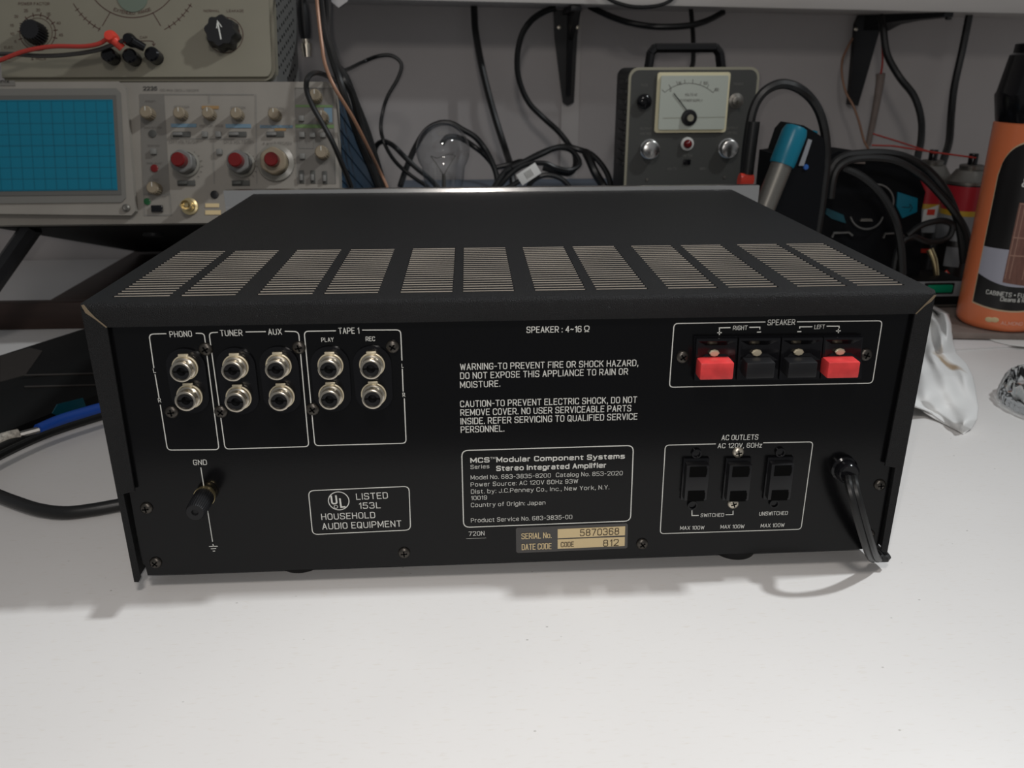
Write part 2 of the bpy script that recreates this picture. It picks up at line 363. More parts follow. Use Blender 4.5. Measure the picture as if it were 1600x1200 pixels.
def _font():
    # per letter: strokes separated by '|'; 'r' = rounded, 'c' = rounded and closed; coordinates in a 4 x 7 cell
    D = {'A': '0,0 2,7 4,0|.7,2.2 3.3,2.2', 'B': '0,0 0,7|r 0,7 3.6,7 3.6,3.7 0,3.7|r 0,3.7 4,3.7 4,0 0,0', 'C': 'r 4,5 4,7 0,7 0,0 4,0 4,2', 'D': '0,0 0,7|r 0,7 4,7 4,0 0,0',
    'E': '3.6,7 0,7 0,0 3.6,0|0,3.7 3.1,3.7', 'F': '3.5,7 0,7 0,0|0,3.6 3,3.6', 'G': 'r 4,5.2 4,7 0,7 0,0 4,0 4,3.3|4,3.3 2.3,3.3', 'H': '0,0 0,7|4,0 4,7|0,3.6 4,3.6', 'I': '0,0 0,7',
    'J': 'r 3.2,7 3.2,0 0,0 0,2', 'K': '0,0 0,7|3.8,7 0,2.6|1.4,4.2 4,0', 'L': '0,7 0,0 3.4,0', 'M': '0,0 0,7 2.5,1.5 5,7 5,0', 'N': '0,0 0,7 4,0 4,7', 'O': 'c 0,0 0,7 4,7 4,0',
    'P': '0,0 0,7|r 0,7 4,7 4,3.1 0,3.1', 'Q': 'c 0,0 0,7 4,7 4,0|2.3,1.8 4.2,-.5', 'R': '0,0 0,7|r 0,7 4,7 4,3.1 0,3.1|2,3.1 4.1,0', 'S': 'r 3.9,5.3 3.9,7 0,7 0,3.7 4,3.4 4,0 0,0 0,1.8',
    'T': '2,0 2,7|0,7 4,7', 'U': 'r 0,7 0,0 4,0 4,7', 'V': '0,7 2,0 4,7', 'W': '0,7 1.3,0 2.8,6 4.3,0 5.6,7', 'X': '0,7 4,0|0,0 4,7', 'Y': '0,7 2,3 4,7|2,3 2,0', 'Z': '0,7 4,7 0,0 4,0',
    '0': 'c 0,0 0,7 4,7 4,0', '1': '.3,5.6 1.6,7 1.6,0', '2': 'r 0,5.2 0,7 4,7 4,4.2 0,.2|0,0 4,0', '3': 'r 0,5.5 0,7 3.8,7 3.8,3.7 1.3,3.7|r 1.3,3.7 4,3.7 4,0 0,0 0,1.6', '4': '3,0 3,7 0,2 4,2',
    '5': '3.7,7 .3,7 .1,3.7|r .1,4.2 4,4.2 4,0 0,0 0,1.6', '6': 'r 3.8,5.5 3.8,7 0,7 0,0 4,0 4,4 0,4', '7': '0,7 4,7 1.3,0', '8': 'c .2,3.7 .2,7 3.8,7 3.8,3.7|c 0,0 0,3.7 4,3.7 4,0', '9': 'r .2,1.5 .2,0 4,0 4,7 0,7 0,3 4,3',
    'a': 'r .3,4 .3,5 3.5,5 3.5,0|r 3.5,2.9 0,2.9 0,0 3.5,0 3.5,1', 'b': '0,0 0,7|c 0,0 0,5 3.7,5 3.7,0', 'c': 'r 3.5,3.6 3.5,5 0,5 0,0 3.5,0 3.5,1.4', 'd': '3.7,0 3.7,7|c 0,0 0,5 3.7,5 3.7,0',
    'e': 'r 0,2.6 3.6,2.6 3.6,5 0,5 0,0 3.5,0 3.5,1.2', 'f': 'r 2.4,7 .9,7 .9,0|0,5 2.2,5', 'g': 'c 0,0 0,5 3.6,5 3.6,0|r 3.6,5 3.6,-2 0,-2 0,-1', 'h': '0,0 0,7|r 0,5 3.5,5 3.5,0', 'i': '0,0 0,5|0,6.1 0,7',
    'k': '0,0 0,7|3.2,5 0,1.8|1.2,3 3.4,0', 'l': '0,0 0,7', 'm': '0,0 0,5|r 0,5 2.6,5 2.6,0|r 2.6,5 5.2,5 5.2,0', 'n': '0,0 0,5|r 0,5 3.5,5 3.5,0', 'o': 'c 0,0 0,5 3.7,5 3.7,0', 'p': '0,-2 0,5|c 0,0 0,5 3.7,5 3.7,0',
    'r': '0,0 0,5|r 0,3.5 0,5 2.2,5', 's': 'r 3.2,4 3.2,5 0,5 0,2.6 3.4,2.5 3.4,0 0,0 0,1', 't': 'r .9,6.5 .9,0 2.4,0|0,5 2.3,5', 'u': 'r 0,5 0,0 3.5,0|3.5,0 3.5,5', 'v': '0,5 1.8,0 3.6,5', 'w': '0,5 1.2,0 2.4,4.6 3.6,0 4.8,5',
    'x': '0,5 3.4,0|0,0 3.4,5', 'y': '0,5 1.8,.2|3.6,5 1.2,-2 0,-2', 'z': '0,5 3,5 0,0 3,0', '.': '0,0 0,.5', ',': '.3,.5 0,-1.3', ':': '0,0 0,.6|0,4.2 0,4.8', '-': '0,3.2 2.2,3.2', '~': 'r 0,2.8 1,4 2.6,2.6 3.6,3.8', '/': '0,-.5 3,7.5',
    '&': 'r 4,0 .6,4.6 .6,7 3,7 3,5 0,2.4 0,0 2.6,0 4.2,3', '*': 'c 0,2.6 0,4.4 1.8,4.4 1.8,2.6', '+': '0,3.2 3,3.2|1.5,1.7 1.5,4.7', 'W_': '', 'Ω': 'r 0,0 1.5,0 1.5,1.4 0,2.6 0,7 4,7 4,2.6 2.5,1.4 2.5,0 4,0'}
    for k, v in D.items():
        L = []
        for st in filter(None, v.split('|')):
            t = st.split(); r = 0; cl = False
            if t[0] in 'rc': r = 1; cl = t[0] == 'c'; t = t[1:]
            L.append((r, [tuple(float(q) for q in p.split(',')) for p in t], cl))
        GLYPH[k] = L
_font()
def thing(name, label, cat, loc, group=None):
    o = bpy.data.objects.new(name, None); COL.objects.link(o); o.location = loc; o.empty_display_size = .02
    o['label'] = label; o['category'] = cat
    if group: o['group'] = group
    ORG[o.name] = V(loc); return o
XY = Plane((0, 0, 0), (1, 0, 0), (0, 1, 0))
#SECTIONS
# ------------------------------------------------------------------ the setting
def struct(mb, name, **k): return mb.build(name, kind='structure', **k)
m = MB(); m.bx((-1.6, .86, -.75), (1.6, .92, 1.5), 'wall'); struct(m, 'wall_back')
m = MB(); m.bx((-1.6, -1.6, -.80), (1.6, .86, -.75), 'floor'); struct(m, 'floor')
WY = .86
wp = Plane((0, WY, 0), (1, 0, 0), (0, 0, 1))
a, b, c, d = [wp.pt(*q) for q in ((879, 20), (908, 20), (905, 300), (880, 300))]
m = MB(); m.bx((a.x, WY-.004, d.z), (b.x, WY, a.z+.02), 'wall_strip', .0008); struct(m, 'trim_1')
# workbench
t = thing('workbench', 'long white worktop the black amplifier stands on', 'workbench', (0, .1, -.75))
m = MB(); m.bx((-1.1, -.158, -.032), (1.1, .855, 0), 'desk', .002); m.build('worktop', t)
for x in (-1.02, 1.02):
    for y in (-.11, .78):
        m = MB(); m.bx((x-.03, y-.03, -.75), (x+.03, y+.03, -.032), 'shelf', .003); m.build('leg', t)
for y in (-.11, .78):
    m = MB(); m.bx((-1.0, y-.01, -.09), (1.0, y+.01, -.032), 'shelf'); m.build('apron', t)
# shelf over the bench (drops slightly to the right, as in the photo)
SF = .745
sl, sr = atY(760, 3, SF), atY(1540, 20, SF)
sang = math.atan2(sr.z-sl.z, sr.x-sl.x)
def shz(x): return sl.z+(x-sl.x)*math.tan(sang)
SM = T(0, 0, shz(0)) @ Matrix.Rotation(-sang, 4, 'Y')
t = thing('wall_shelf', 'pale shelf board running across the top above the bench', 'shelf', (0, .80, shz(0)))
m = MB(); m.box(SM @ T(0, (SF+WY)/2, .011), 2.4, WY-SF, .022, 'shelf', .001); m.build('board', t)
def bracket(nm, lab, x, arm):
    z = shz(x)
    b = thing('shelf_bracket', lab, 'bracket', (x, WY, z-.12), 'brackets under the shelf'); return b, z
# front-on bracket in the middle
p = wp.pt(886, 160); b, z = bracket('', 'black bracket under the shelf middle, seen end on and tapering down', p.x, 0)
q0, q1 = atY(866, 30, .84), atY(909, 30, .84)
m = MB(); m.face([V((q0.x, .845, z-.002)), V((q1.x, .845, z-.002)), V((p.x+.008, .853, p.z)), V((p.x-.008, .853, p.z))], 'black_plastic')
pf = Plane((0, .858, 0), (1, 0, 0), (0, 0, 1)); MW = pf.M(pf.o)
m = MB(); m.prism(MW, [(q0.x, z-.001), (q1.x, z-.001), (q1.x-.004, z-.035), (p.x+.009, p.z), (p.x, p.z-.004), (p.x-.007, p.z), (q0.x+.002, z-.035)], 0, .006, 'black_plastic')
m.build('wall_plate', b)
m = MB(); m.prism(frame((p.x, 0, 0), (1, 0, 0)), [], 0, 0, 'black_plastic') if 0 else None
m.bx((q0.x+.012, SF+.005, z-.008), (q1.x-.012, WY-.004, z-.001), 'black_plastic', .001)
m.build('arm', b)
m = MB(); m.prism(Matrix(((0, 0, 1, p.x-.003), (1, 0, 0, 0), (0, 1, 0, 0), (0, 0, 0, 1))), [(SF+.02, z-.008), (.853, z-.008), (.853, p.z+.01), (.845, p.z+.01), (.83, z-.04)], 0, .006, 'black_plastic'); m.build('web', b)
for q in ((873, 43), (902, 43)):
    s_ = pf.pt(*q); m = MB(); m.lathe(frame(s_+V((0, -.006, 0)), (0, -1, 0)), [(.003, 0), (.003, .001), (0, .002)], 'screw_bright', 12); m.build('screw', b)
# bracket at the right
v0, v1, v2, v3 = [pf.pt(*q) for q in ((1333, 38), (1372, 40), (1336, 165), (1322, 163))]
b, z = bracket('', 'black bracket under the shelf right half, arm reaching toward the orange can', v0.x, 1)
z = shz(v0.x)-.0005
m = MB(); m.prism(MW, [(v0.x+.004, z), (v1.x+.004, z-.001), (v1.x, v1.z), (v2.x, v2.z), (v3.x, v3.z), (v0.x, v0.z)], 0, .010, 'black_plastic'); m.build('wall_plate', b)
e0 = atY(1484, 23, SF+.01)
m = MB(); yy = [(WY-.012, .018), (WY-.05, .010), (SF+.012, .005)]
L = []
for k, (y, th) in enumerate([(.85, .020), (.83, .012), (.80, .008), (.75, .005)]):
    f = (.85-y)/.10; x0 = v0.x+.01+(e0.x-v0.x-.02)*f; zz = shz(x0)-.0006; wd = .026*(1-f)+.012
    L.append([m.bm.verts.new(V(q)) for q in ((x0, y, zz), (x0+wd, y, zz), (x0+wd, y, zz-th), (x0, y, zz-th))])
fs = [m.bm.faces.new(L[0]), m.bm.faces.new(L[-1][::-1])]
for A, B in zip(L, L[1:]):
    for k in range(4): fs.append(m.bm.faces.new([A[k], A[(k+1) % 4], B[(k+1) % 4], B[k]]))
m._fin(fs, 'black_plastic'); m.build('arm', b)
m = MB(); m.lathe(frame((e0.x, .757, shz(e0.x)-.006), (0, 0, -1)), [(.004, 0), (.004, .002), (0, .003)], 'black_plastic', 12); m.build('screw', b)
s_ = pf.pt(1333, 46); m = MB(); m.lathe(frame(s_+V((0, -.010, 0)), (0, -1, 0)), [(.0025, 0), (0, .0015)], 'screw_bright', 12); m.build('screw', b)
# paper corner and plug hanging over the shelf edge
q = [atY(x, y, SF-.003) for x, y in ((512, -20), (550, -20), (543, 2), (529, 12), (518, 3))]
m = MB(); m.prism(Plane((0, SF-.002, 0), (1, 0, 0), (0, 0, 1)).M(V((0, SF-.002, 0))), [(v.x, v.z) for v in q], 0, .0006, 'paper'); m.build('paper', loc=q[0], label='white paper corner hanging over the shelf edge near the left', cat='paper')
# blue-grey ledge at the foot of the wall
rz = wp.pt(900, 278).z
m = MB(); m.bx((-.12, .56, 0), (.315, .855, rz), 'bluegrey', .003); m.build('storage_box', loc=(.1, .70, 0), label='long blue-grey box behind the amplifier carrying the bulb and the meter', cat='box')
# ------------------------------------------------------------------ amplifier
H = .1658; DP = .351; HW = .21
fl = Plane((0, 0, 0), (1, 0, 0), (0, 0, 1)); PN = Plane((0, .003, 0), (1, 0, 0), (0, 0, 1)); PM = PN.M(PN.o); FM = fl.M(fl.o)
amp = thing('stereo_amplifier', 'black stereo amplifier on the white bench, its lettered back panel facing us', 'amplifier', (0, .17, 0))
iL, iR = fl.pt(166.9, 511.7), fl.pt(1429.9, 490.5)
m = MB()
# rear lip with rolled top edge
R_ = .0024; prof = [(0, 0)]
zL, zR = iL.z, iR.z
rows = [[V((iL.x, 0, zL)), V((iR.x, 0, zR))]]
for k in range(7):
    a = k/6*PI/2; rows.append([V((-HW, R_-R_*math.cos(a), H-R_+R_*math.sin(a))), V((HW, R_-R_*math.cos(a), H-R_+R_*math.sin(a)))])
yv1 = .0142; yv2 = .1166; np_ = 22; pitch = (yv2-yv1)/(np_-1); sw = pitch*.5
rows.append([V((-HW, yv1-sw, H)), V((HW, yv1-sw, H))])
vr = [[m.bm.verts.new(p) for p in r] for r in rows]
m._fin([m.bm.faces.new([A[0], A[1], B[1], B[0]]) for A, B in zip(vr, vr[1:])], 'cover_paint')
# top sheet: vents are real slots between bars
th = .00048
cols = [(178.5, 267.5), (283.7, 370), (402.5, 490), (506, 592), (625, 708), (722.5, 804), (835, 915.6), (930.6, 1012), (1043, 1121), (1137.5, 1215.6), (1245, 1323), (1339, 1412.5)]
xr = []
for p0, p1 in cols:
    f = lambda px: atZ(px, 461.5-17*(px-178.5)/1234, H).x
    xr.append((f(p0), f(p1)))
ya, yb = yv1-sw, yv2
xs = [-HW]+[v for r in xr for v in r]+[HW]
for k in range(0, len(xs), 2): m.bx((xs[k], ya, H-th), (xs[k+1], yb, H), 'cover_paint')
m.bx((-HW, yb, H-th), (HW, DP, H), 'cover_paint')
for x0, x1 in xr:
    for k in range(np_):
        y1 = yv1+k*pitch          # far wall of slot k starts a bar
        y2 = y1+pitch-sw if k < np_-1 else yb
        if k < np_-1: m.bx((x0, y1, H-th), (x1, y2, H), 'cover_paint')
        m.face([V((x0+.0004, y1-.00005, H-th)), V((x1-.0004, y1-.00005, H-th)), V((x1-.0004, y1-.00005, H-.00005)), V((x0+.0004, y1-.00005, H-.00005))], 'bare_metal')
m.bx((-HW, .001, .009), (-HW+.0016, DP, H-.001), 'cover_paint', .0006); m.bx((HW-.0016, .001, .0135), (HW, DP, H-.001), 'cover_paint', .0006)
pu = lambda *q: fl.uv(fl.pt(*q))
m.prism(FM, [(-HW, H-.002), fl.uv(iL), pu(210.5, 768), pu(192.6, 772), pu(219.5, 903), (pu(217, 911)[0], .0088), (pu(210, 911)[0], .0088)], -.0012, 0, 'cover_paint')
m.prism(FM, [(HW, H-.002), fl.uv(iR), pu(1383, 728), pu(1399, 731), pu(1377, 860), pu(1380, 863), pu(1386.5, 862.5)], -.0012, 0, 'cover_paint')
# paint worn off along the mitres
m.prism(FM, [pu(127, 477), pu(131, 476), pu(139, 486), pu(150, 497), pu(167.5, 511), pu(166, 512), pu(148, 498), pu(134, 489)], .0001, .0003, 'mitre_wear')
m.prism(FM, [pu(1463, 461), pu(1459, 461), pu(1452, 468), pu(1444, 476), pu(1430, 490), pu(1431, 491), pu(1446, 477), pu(1455, 471)], .0001, .0003, 'mitre_wear')
m.build('cover', amp)
# faceplate
fx0 = atY(348, 294, DP).x; fz = atY(760, 293.5, DP).z
m = MB(); m.bx((fx0, DP, .013), (-fx0, DP+.008, fz), 'silver', .0006)
m.bx((fx0+.001, DP-.0006, H-.012), (-fx0-.001, DP, H-.0105), 'silver'); m.build('faceplate', amp, 'silver metal faceplate')
# chassis
m = MB(); m.bx((-.197, .004, .0145), (.197, DP, .12), 'black_matte'); m.build('chassis', amp)
m = MB(); up = lambda *q: PN.uv(PN.pt(*q))
m.prism(PM, [(-.2035, H-.004), up(221.7, 880), up(226.7, 883), up(230.8, 899), up(1371.5, 857), up(1375, 840), up(1393.7, 733), (.2045, H-.004)], -.001, 0, 'panel_paint'); m.build('rear_panel', amp)
for x, y in ((-.125, .0295), (.131, .0295), (-.125, .30), (.131, .30)):
    m = MB(); m.lathe(T(x, y, 0), [(0, 0), (.0125, 0), (.0135, .003), (.0135, .0145), (0, .0145)], 'rubber', 32); m.build('foot', amp)
A1 = zm(220, 500, 3.81); A2 = zm(1020, 480, 4.21); A3 = zm(180, 680, 5); A4 = zm(460, 680, 5); A5 = zm(700, 490, 5); A6 = zm(700, 680, 5); A7 = zm(1000, 660, 5.333)
W_ = 'print_white'
def lettering(lab): return MB(), lab
def block(lab, Z, texts, strokes, wd=.0005, rad=.0022, base=None):
    m = MB()
    for t_ in texts:
        s, p0, p1, h = t_[:4]; bold = t_[4] if len(t_) > 4 else .01
        q0, q1 = Z(*p0), Z(*p1); k = (Z(0, h)[1]-Z(0, 0)[1])
        m.ptext(PN, s, q0, q1, k, t_[5] if len(t_) > 5 else W_, bold)
    for st in strokes:
        cl = st[0] == 'c'; pts = st[1:] if cl else st
        m.pstroke(PN, [Z(*p) for p in pts], wd, W_, rad, cl)
    return m.build('lettering', amp, lab, flat=True)
block('white printed frame PHONO', A1, [('PHONO', (175, 102), (308, 98), 36), ('L', (78, 314), (92, 313), 27), ('R', (107, 490), (124, 489), 26)],
      [[(153, 80), (50, 83), (79, 285)], [(86, 322), (110, 462)], [(117, 503), (160, 773), (467, 770), (378, 78), (328, 78)]])
block('white printed frame TUNER and AUX', A1, [('TUNER', (475, 95), (608, 93), 37), ('AUX', (760, 88), (842, 86), 37)],
      [[(460, 72), (407, 75), (503, 767), (1001, 752), (940, 68), (858, 66)], [(625, 70), (745, 68)]])
block('white printed frame TAPE 1', A1, [('TAPE 1', (1178, 82), (1302, 80), 37), ('PLAY', (1076, 130), (1150, 128), 26), ('REC', (1340, 125), (1395, 124), 27), ('L', (1553, 283), (1564, 283), 24), ('R', (1560, 457), (1575, 456), 25)],
      [[(1162, 63), (973, 66), (1037, 747), (1580, 732), (1569, 465)], [(1562, 425), (1557, 290)], [(1555, 240), (1547, 58), (1318, 59)]])
block('white printed frame SPEAKER', A2, [('SPEAKER', (752, 118), (933, 115), 37), ('RIGHT', (525, 150), (620, 148), 29), ('LEFT', (1060, 143), (1128, 141), 28)],
      [[(740, 96), (139, 106), (108, 525), (1443, 498), (1508, 88), (947, 95)]])
block('white printed brackets with plus and minus signs', A2, [], [[(510, 133), (437, 135), (437, 150)], [(634, 131), (703, 130), (703, 145)], [(1048, 127), (965, 128), (965, 140)], [(1142, 124), (1224, 124), (1224, 138)],
      [(423, 167), (453, 166)], [(437, 153), (437, 181)], [(684, 163), (711, 162)], [(949, 160), (976, 159)], [(1203, 155), (1235, 154)], [(1219, 142), (1219, 169)]], wd=.00055, rad=0)
block('white printed GND with earth symbol', A3, [('GND', (613, 232), (720, 230), 42)], [[(670, 250), (762, 830)], [(765, 848), (768, 866)], [(734, 867), (802, 865)], [(749, 885), (790, 883)], [(764, 903), (782, 902)]], wd=.0005, rad=0)
block('white printed SPEAKER impedance line', A5, [('SPEAKER : 4~16', (613, 150), (1042, 144), 50), ('Ω', (1062, 143), (1104, 142), 50)], [])
wt = [("WARNING-TO PREVENT FIRE OR SHOCK HAZARD,", (95, 440), (1485, 408)), ("DO NOT EXPOSE THIS APPLIANCE TO RAIN OR", (95, 510), (1405, 475)), ("MOISTURE.", (95, 580), (408, 570)),
      ("CAUTION-TO PREVENT ELECTRIC SHOCK, DO NOT", (95, 730), (1475, 695)), ("REMOVE COVER. NO USER SERVICEABLE PARTS", (97, 797), (1430, 762)), ("INSIDE. REFER SERVICING TO QUALIFIED SERVICE", (98, 865), (1478, 826)), ("PERSONNEL.", (100, 930), (440, 920))]
block('white printed fire and shock warning', A5, [(*q, 51, .008) for q in wt[:3]], [])
block('white printed electric shock caution', A5, [(*q, 51, .008) for q in wt[3:]], [])
block('white printed rating plate of the maker', A6, [('MCS', (175, 215), (325, 210), 40, .09), ('TM', (330, 186), (370, 184), 17, .01), ('Modular Component Systems', (378, 210), (1380, 182), 41, .08), ('Series', (177, 262), (323, 256), 31, 0),
      ('Stereo Integrated Amplifier', (377, 278), (1238, 252), 41, .08), ('Model No. 683-3835-8200', (178, 345), (803, 328), 33, -.01), ('Catalog No. 853-2020', (843, 325), (1363, 310), 33, -.01), ('Power Source: AC 120V 60Hz 93W', (178, 400), (1015, 373), 33, -.01),
      ('Dist. by: J.C.Penney Co., Inc., New York, N.Y.', (180, 455), (1258, 420), 33, -.01), ('10019', (180, 505), (305, 500), 32, 0), ('Country of Origin: Japan', (180, 560), (760, 540), 33, -.01), ('Product Service No. 683-3835-00', (180, 680), (970, 652), 33, -.01)],
      [('c', (107, 118), (1448, 78), (1425, 668), (122, 718))], wd=.00055, rad=.0035)
block('white printed 720N', A6, [('720N', (162, 785), (285, 780), 34, 0)], [[(142, 806), (298, 801)]], wd=.00012, rad=0)
m_ = block('white printed safety listing mark', A4, [('LISTED', (485, 503), (732, 492), 50, .008), ('153L', (505, 573), (675, 568), 48, .008), ('HOUSEHOLD', (213, 660), (633, 645), 49, .008), ('AUDIO EQUIPMENT', (220, 735), (838, 712), 50, .008), ('U', (290, 540), (340, 537), 76, .04), ('L', (360, 566), (402, 563), 76, .04)],
      [('c', (110, 432), (896, 397), (908, 738), (143, 774))], wd=.0005, rad=.003)
m = MB(); cc = PN.pt(*A4(347, 511)); m.disc(PN.M(cc), .0057, .0003, W_, 40, .0052); m.build('lettering', amp, 'white ring round the listing mark', flat=True)
m = MB(); m.disc(PN.M(PN.pt(*A4(325, 557))), .0011, .0003, W_, 16, .0008); m.build('lettering', amp, 'tiny white registered mark ring', flat=True)
block('white printed frame AC OUTLETS', A7, [('AC OUTLETS', (677, 147), (982, 142), 44), ('AC 120V, 60Hz', (645, 213), (1013, 208), 41), ('SWITCHED', (503, 787), (697, 783), 30), ('UNSWITCHED', (990, 775), (1228, 768), 32), ('MAX 100W', (332, 893), (533, 889), 31), ('MAX 100W', (668, 883), (866, 879), 31), ('MAX 100W', (1003, 873), (1200, 868), 31)],
      [[(630, 177), (210, 188), (167, 925), (1340, 888), (1440, 160), (1025, 168)]], wd=.00048)
block('white printed bracket under the switched outlets', A7, [], [[(488, 773), (432, 774), (432, 730)], [(712, 767), (774, 766), (774, 733)]], wd=.0005, rad=0)
# serial sticker
st = Plane((0, .0027, 0), (1, 0, 0), (0, 0, 1))
m = MB(); m.pprism(PN, [A6(*q) for q in ((540, 724), (1395, 688), (1405, 700), (1402, 875), (1390, 884), (545, 921), (533, 910), (530, 735))], 0, .0003, 'sticker_grey')
for q in (((857, 735), (1385, 712), (1382, 782), (857, 806)), ((857, 815), (1382, 795), (1380, 865), (857, 888))): m.pprism(PN, [A6(*z) for z in q], .0003, .00045, 'gold_print')
stk = m.build('serial_sticker', amp, 'grey and gold serial number sticker')
m = MB()
for s, p0, p1, h, mt, bo in (('SERIAL No.', (573, 808), (808, 799), 46, 'gold_print', .01), ('DATE CODE', (575, 893), (808, 885), 47, 'gold_print', .01), ('5870368', (1030, 785), (1335, 773), 54, 'ink', 0), ('CODE', (880, 871), (982, 867), 40, 'ink', .01), ('812', (1210, 866), (1332, 860), 52, 'ink', 0)):
    m.ptext(PN, s, A6(*p0), A6(*p1), h/5, mt, bo, .0006)
m.build('lettering', stk, flat=True)
# screws
def screw(px, r, bright=False, lab=None, off=.002, z0=0):
    p = PN.base(px[0], px[1], off); M = PN.M(p, random.uniform(0, 1.5)) @ T(0, 0, z0); m = MB(); mt = 'screw_bright' if bright else 'screw_dark'
    m.lathe(M, [(r, 0), (r, .0006), (r*.85, .0014), (r*.5, .0019), (0, .0021)], mt, 24)
    for a in (0, PI/2): m.box(M @ Matrix.Rotation(a, 4, 'Z') @ T(0, 0, .0017), r*1.05, r*.22, .0009, 'hole')
    m.build('screw', amp, lab)
for q in (A1(381, 180), A1(938, 170), A1(1497, 165), A1(178, 555), A1(472, 553), A1(1020, 538)): screw(q, .0034)
for q in (A3(235, 583), A3(307, 1010), A4(856, 932), A6(1522, 862), (1377, 760), (1360, 838)): screw(q, .0033)
for q in (A2(202, 334), A2(1410, 320)): screw(q, .0034)
for q in (A7(830, 268), A7(788, 695)): screw(q, .0031, True, 'bright screw of the middle outlet', .003)
# phono jacks
for k, (top, bot) in enumerate((((237, 312), (265, 485)), ((543, 307), (562, 493)), ((803, 300), (823, 485)), ((1117, 298), (1122, 478)), ((1368, 295), (1378, 473)))):
    PT, PB = PN.base(*A1(*top), .009), PN.base(*A1(*bot), .009); c = (PT+PB)/2; hl = (PT-PB).length/2
    m = MB(); poly = []
    for i in range(33):
        a = PI*i/16; sx = .0096*math.cos(a); sy = .0096*math.sin(a)+(hl if math.sin(a) >= 0 else -hl); poly.append((sx, sy))
    m.prism(PN.M(c), poly[:-1], 0, .0012, 'black_gloss'); jp = m.build('jack_plate', amp)
    for P in (PT, PB):
        M = PN.M(P); m = MB()
        m.lathe(M, [(.0062, .0012), (.0064, .0018), (.0064, .0024), (.0058, .0026)], 'cream_washer', 6*6)
        m.box(M @ T(0, .006, .002), .005, .0022, .0012, 'cream_washer', .0003)
        m.lathe(M, [(.0057, .0026), (.0057, .0042), (.005, .0046), (.0050, .0080), (.0052, .0084), (.0052, .0089), (.0048, .0092), (.0041, .0092), (.0038, .0086), (.0038, .003), (0, .003)], 'nickel', 32)
        j = m.build('phono_jack', amp)
        m = MB(); m.lathe(M, [(.0038, .003), (.0038, .0084), (.0022, .0082), (.0018, .004), (0, .004)], 'black_plastic', 24)
        m.box(M @ T(0, 0, .0084), .0074, .0006, .0002, 'hole'); m.build('insulator', j)
# ground terminal
M = PN.M(PN.base(*A3(622, 605), .0205)); g = None
m = MB(); m.lathe(M, [(.0045, 0), (.0052, .0015), (.0052, .003)], 'brass', 24); m.lathe(M, [(.0056, .003), (.0056, .0042), (.003, .0042)], 'brass', 24); g = m.build('ground_terminal', amp, 'brass ground post')
m = MB(); m.lathe(M, [(0, .0046), (.0054, .0046), (.0054, .0052), (.0050, .019), (.0044, .0205), (.0018, .0205), (.0014, .0195), (0, .0195)], 'black_plastic', 72, flute=.06, nfl=24); m.build('knob', g, 'black knurled knob')
# speaker terminals
def spt(pts, z0, z1, mt, mb): mb.pprism(PN, [A2(*q) for q in pts], z0, z1, mt)
hp = [PN.uv(PN.pt(*A2(*q), .0015)) for q in ((272, 193), (1378, 183), (1374, 474), (270, 484))]
m = MB(); m.prism(PM, hp, 0, .0015, 'black_gloss'); ht = m.build('terminal_plate', amp)
for k, (x0, x1, b0, b1, red) in enumerate(((298, 545, 318, 538, 1), (578, 830, 622, 810, 0), (860, 1108, 898, 1089, 0), (1135, 1372, 1160, 1369, 1))):
    dy = -9*k/3
    c0 = [PN.uv(PN.pt(*A2(*q), .004)) for q in ((x0, 224+dy), (x1, 222+dy), (x1-6, 352+dy), (x0-4, 356+dy))]
    c1 = [(c0[i][0]*.52+sum(c[0] for c in c0)/4*.48, c0[i][1]*.45+sum(c[1] for c in c0)/4*.55) for i in range(4)]
    c2 = [(c0[i][0]+(-.0008, .0008, .0008, -.0008)[i], c0[i][1]+(.0012, .0012, -.0105, -.0105)[i]) for i in range(4)]
    m = MB(); fs = []
    bt = [m.bm.verts.new(PM @ V((x, y, .0015))) for x, y in c2]; ot = [m.bm.verts.new(PM @ V((x, y, .004))) for x, y in c2]; it = [m.bm.verts.new(PM @ V((x, y, .0042))) for x, y in c0]; dt = [m.bm.verts.new(PM @ V((x, y, .0018))) for x, y in c1]
    for i in range(4):
        j = (i+1) % 4
        for A, B in ((bt, ot), (ot, it), (it, dt)): fs.append(m.bm.faces.new([A[i], A[j], B[j], B[i]]))
    fs.append(m.bm.faces.new(dt)); m._fin(fs, 'black_gloss'); tm = m.build('speaker_terminal', amp)
    hc = PN.pt(*A2((403, 682, 957, 1229)[k], (300, 298, 294, 291)[k]), .002)
    m = MB(); m.lathe(PN.M(hc), [(0, 0), (.00255, 0), (.00255, .0008), (.0021, .0012), (0, .0013)], 'cream_washer', 8, sx=1.05, sy=.72); m.build('wire_contact', tm, 'beige metal contact')
    t0 = 370+dy*.6; t1 = (479, 472, 467, 469)[k]; off = .0125
    fr = [PN.uv(PN.pt(*A2(*q), off)) for q in ((b0, t0), (b1, t0-3), (b1, t1-3), (b0, t1))]
    m = MB(); fx0_, fx1_ = fr[0][0], fr[1][0]; fz1, fz0 = fr[0][1], fr[2][1]
    m.box(PM @ T((fx0_+fx1_)/2, (fz0+fz1)/2, off/2+.0012), fx1_-fx0_, fz1-fz0, off-.0024, 'red_plastic' if red else 'black_plastic', .0007)
    m.build('push_lever', tm, 'red push lever' if red else None)
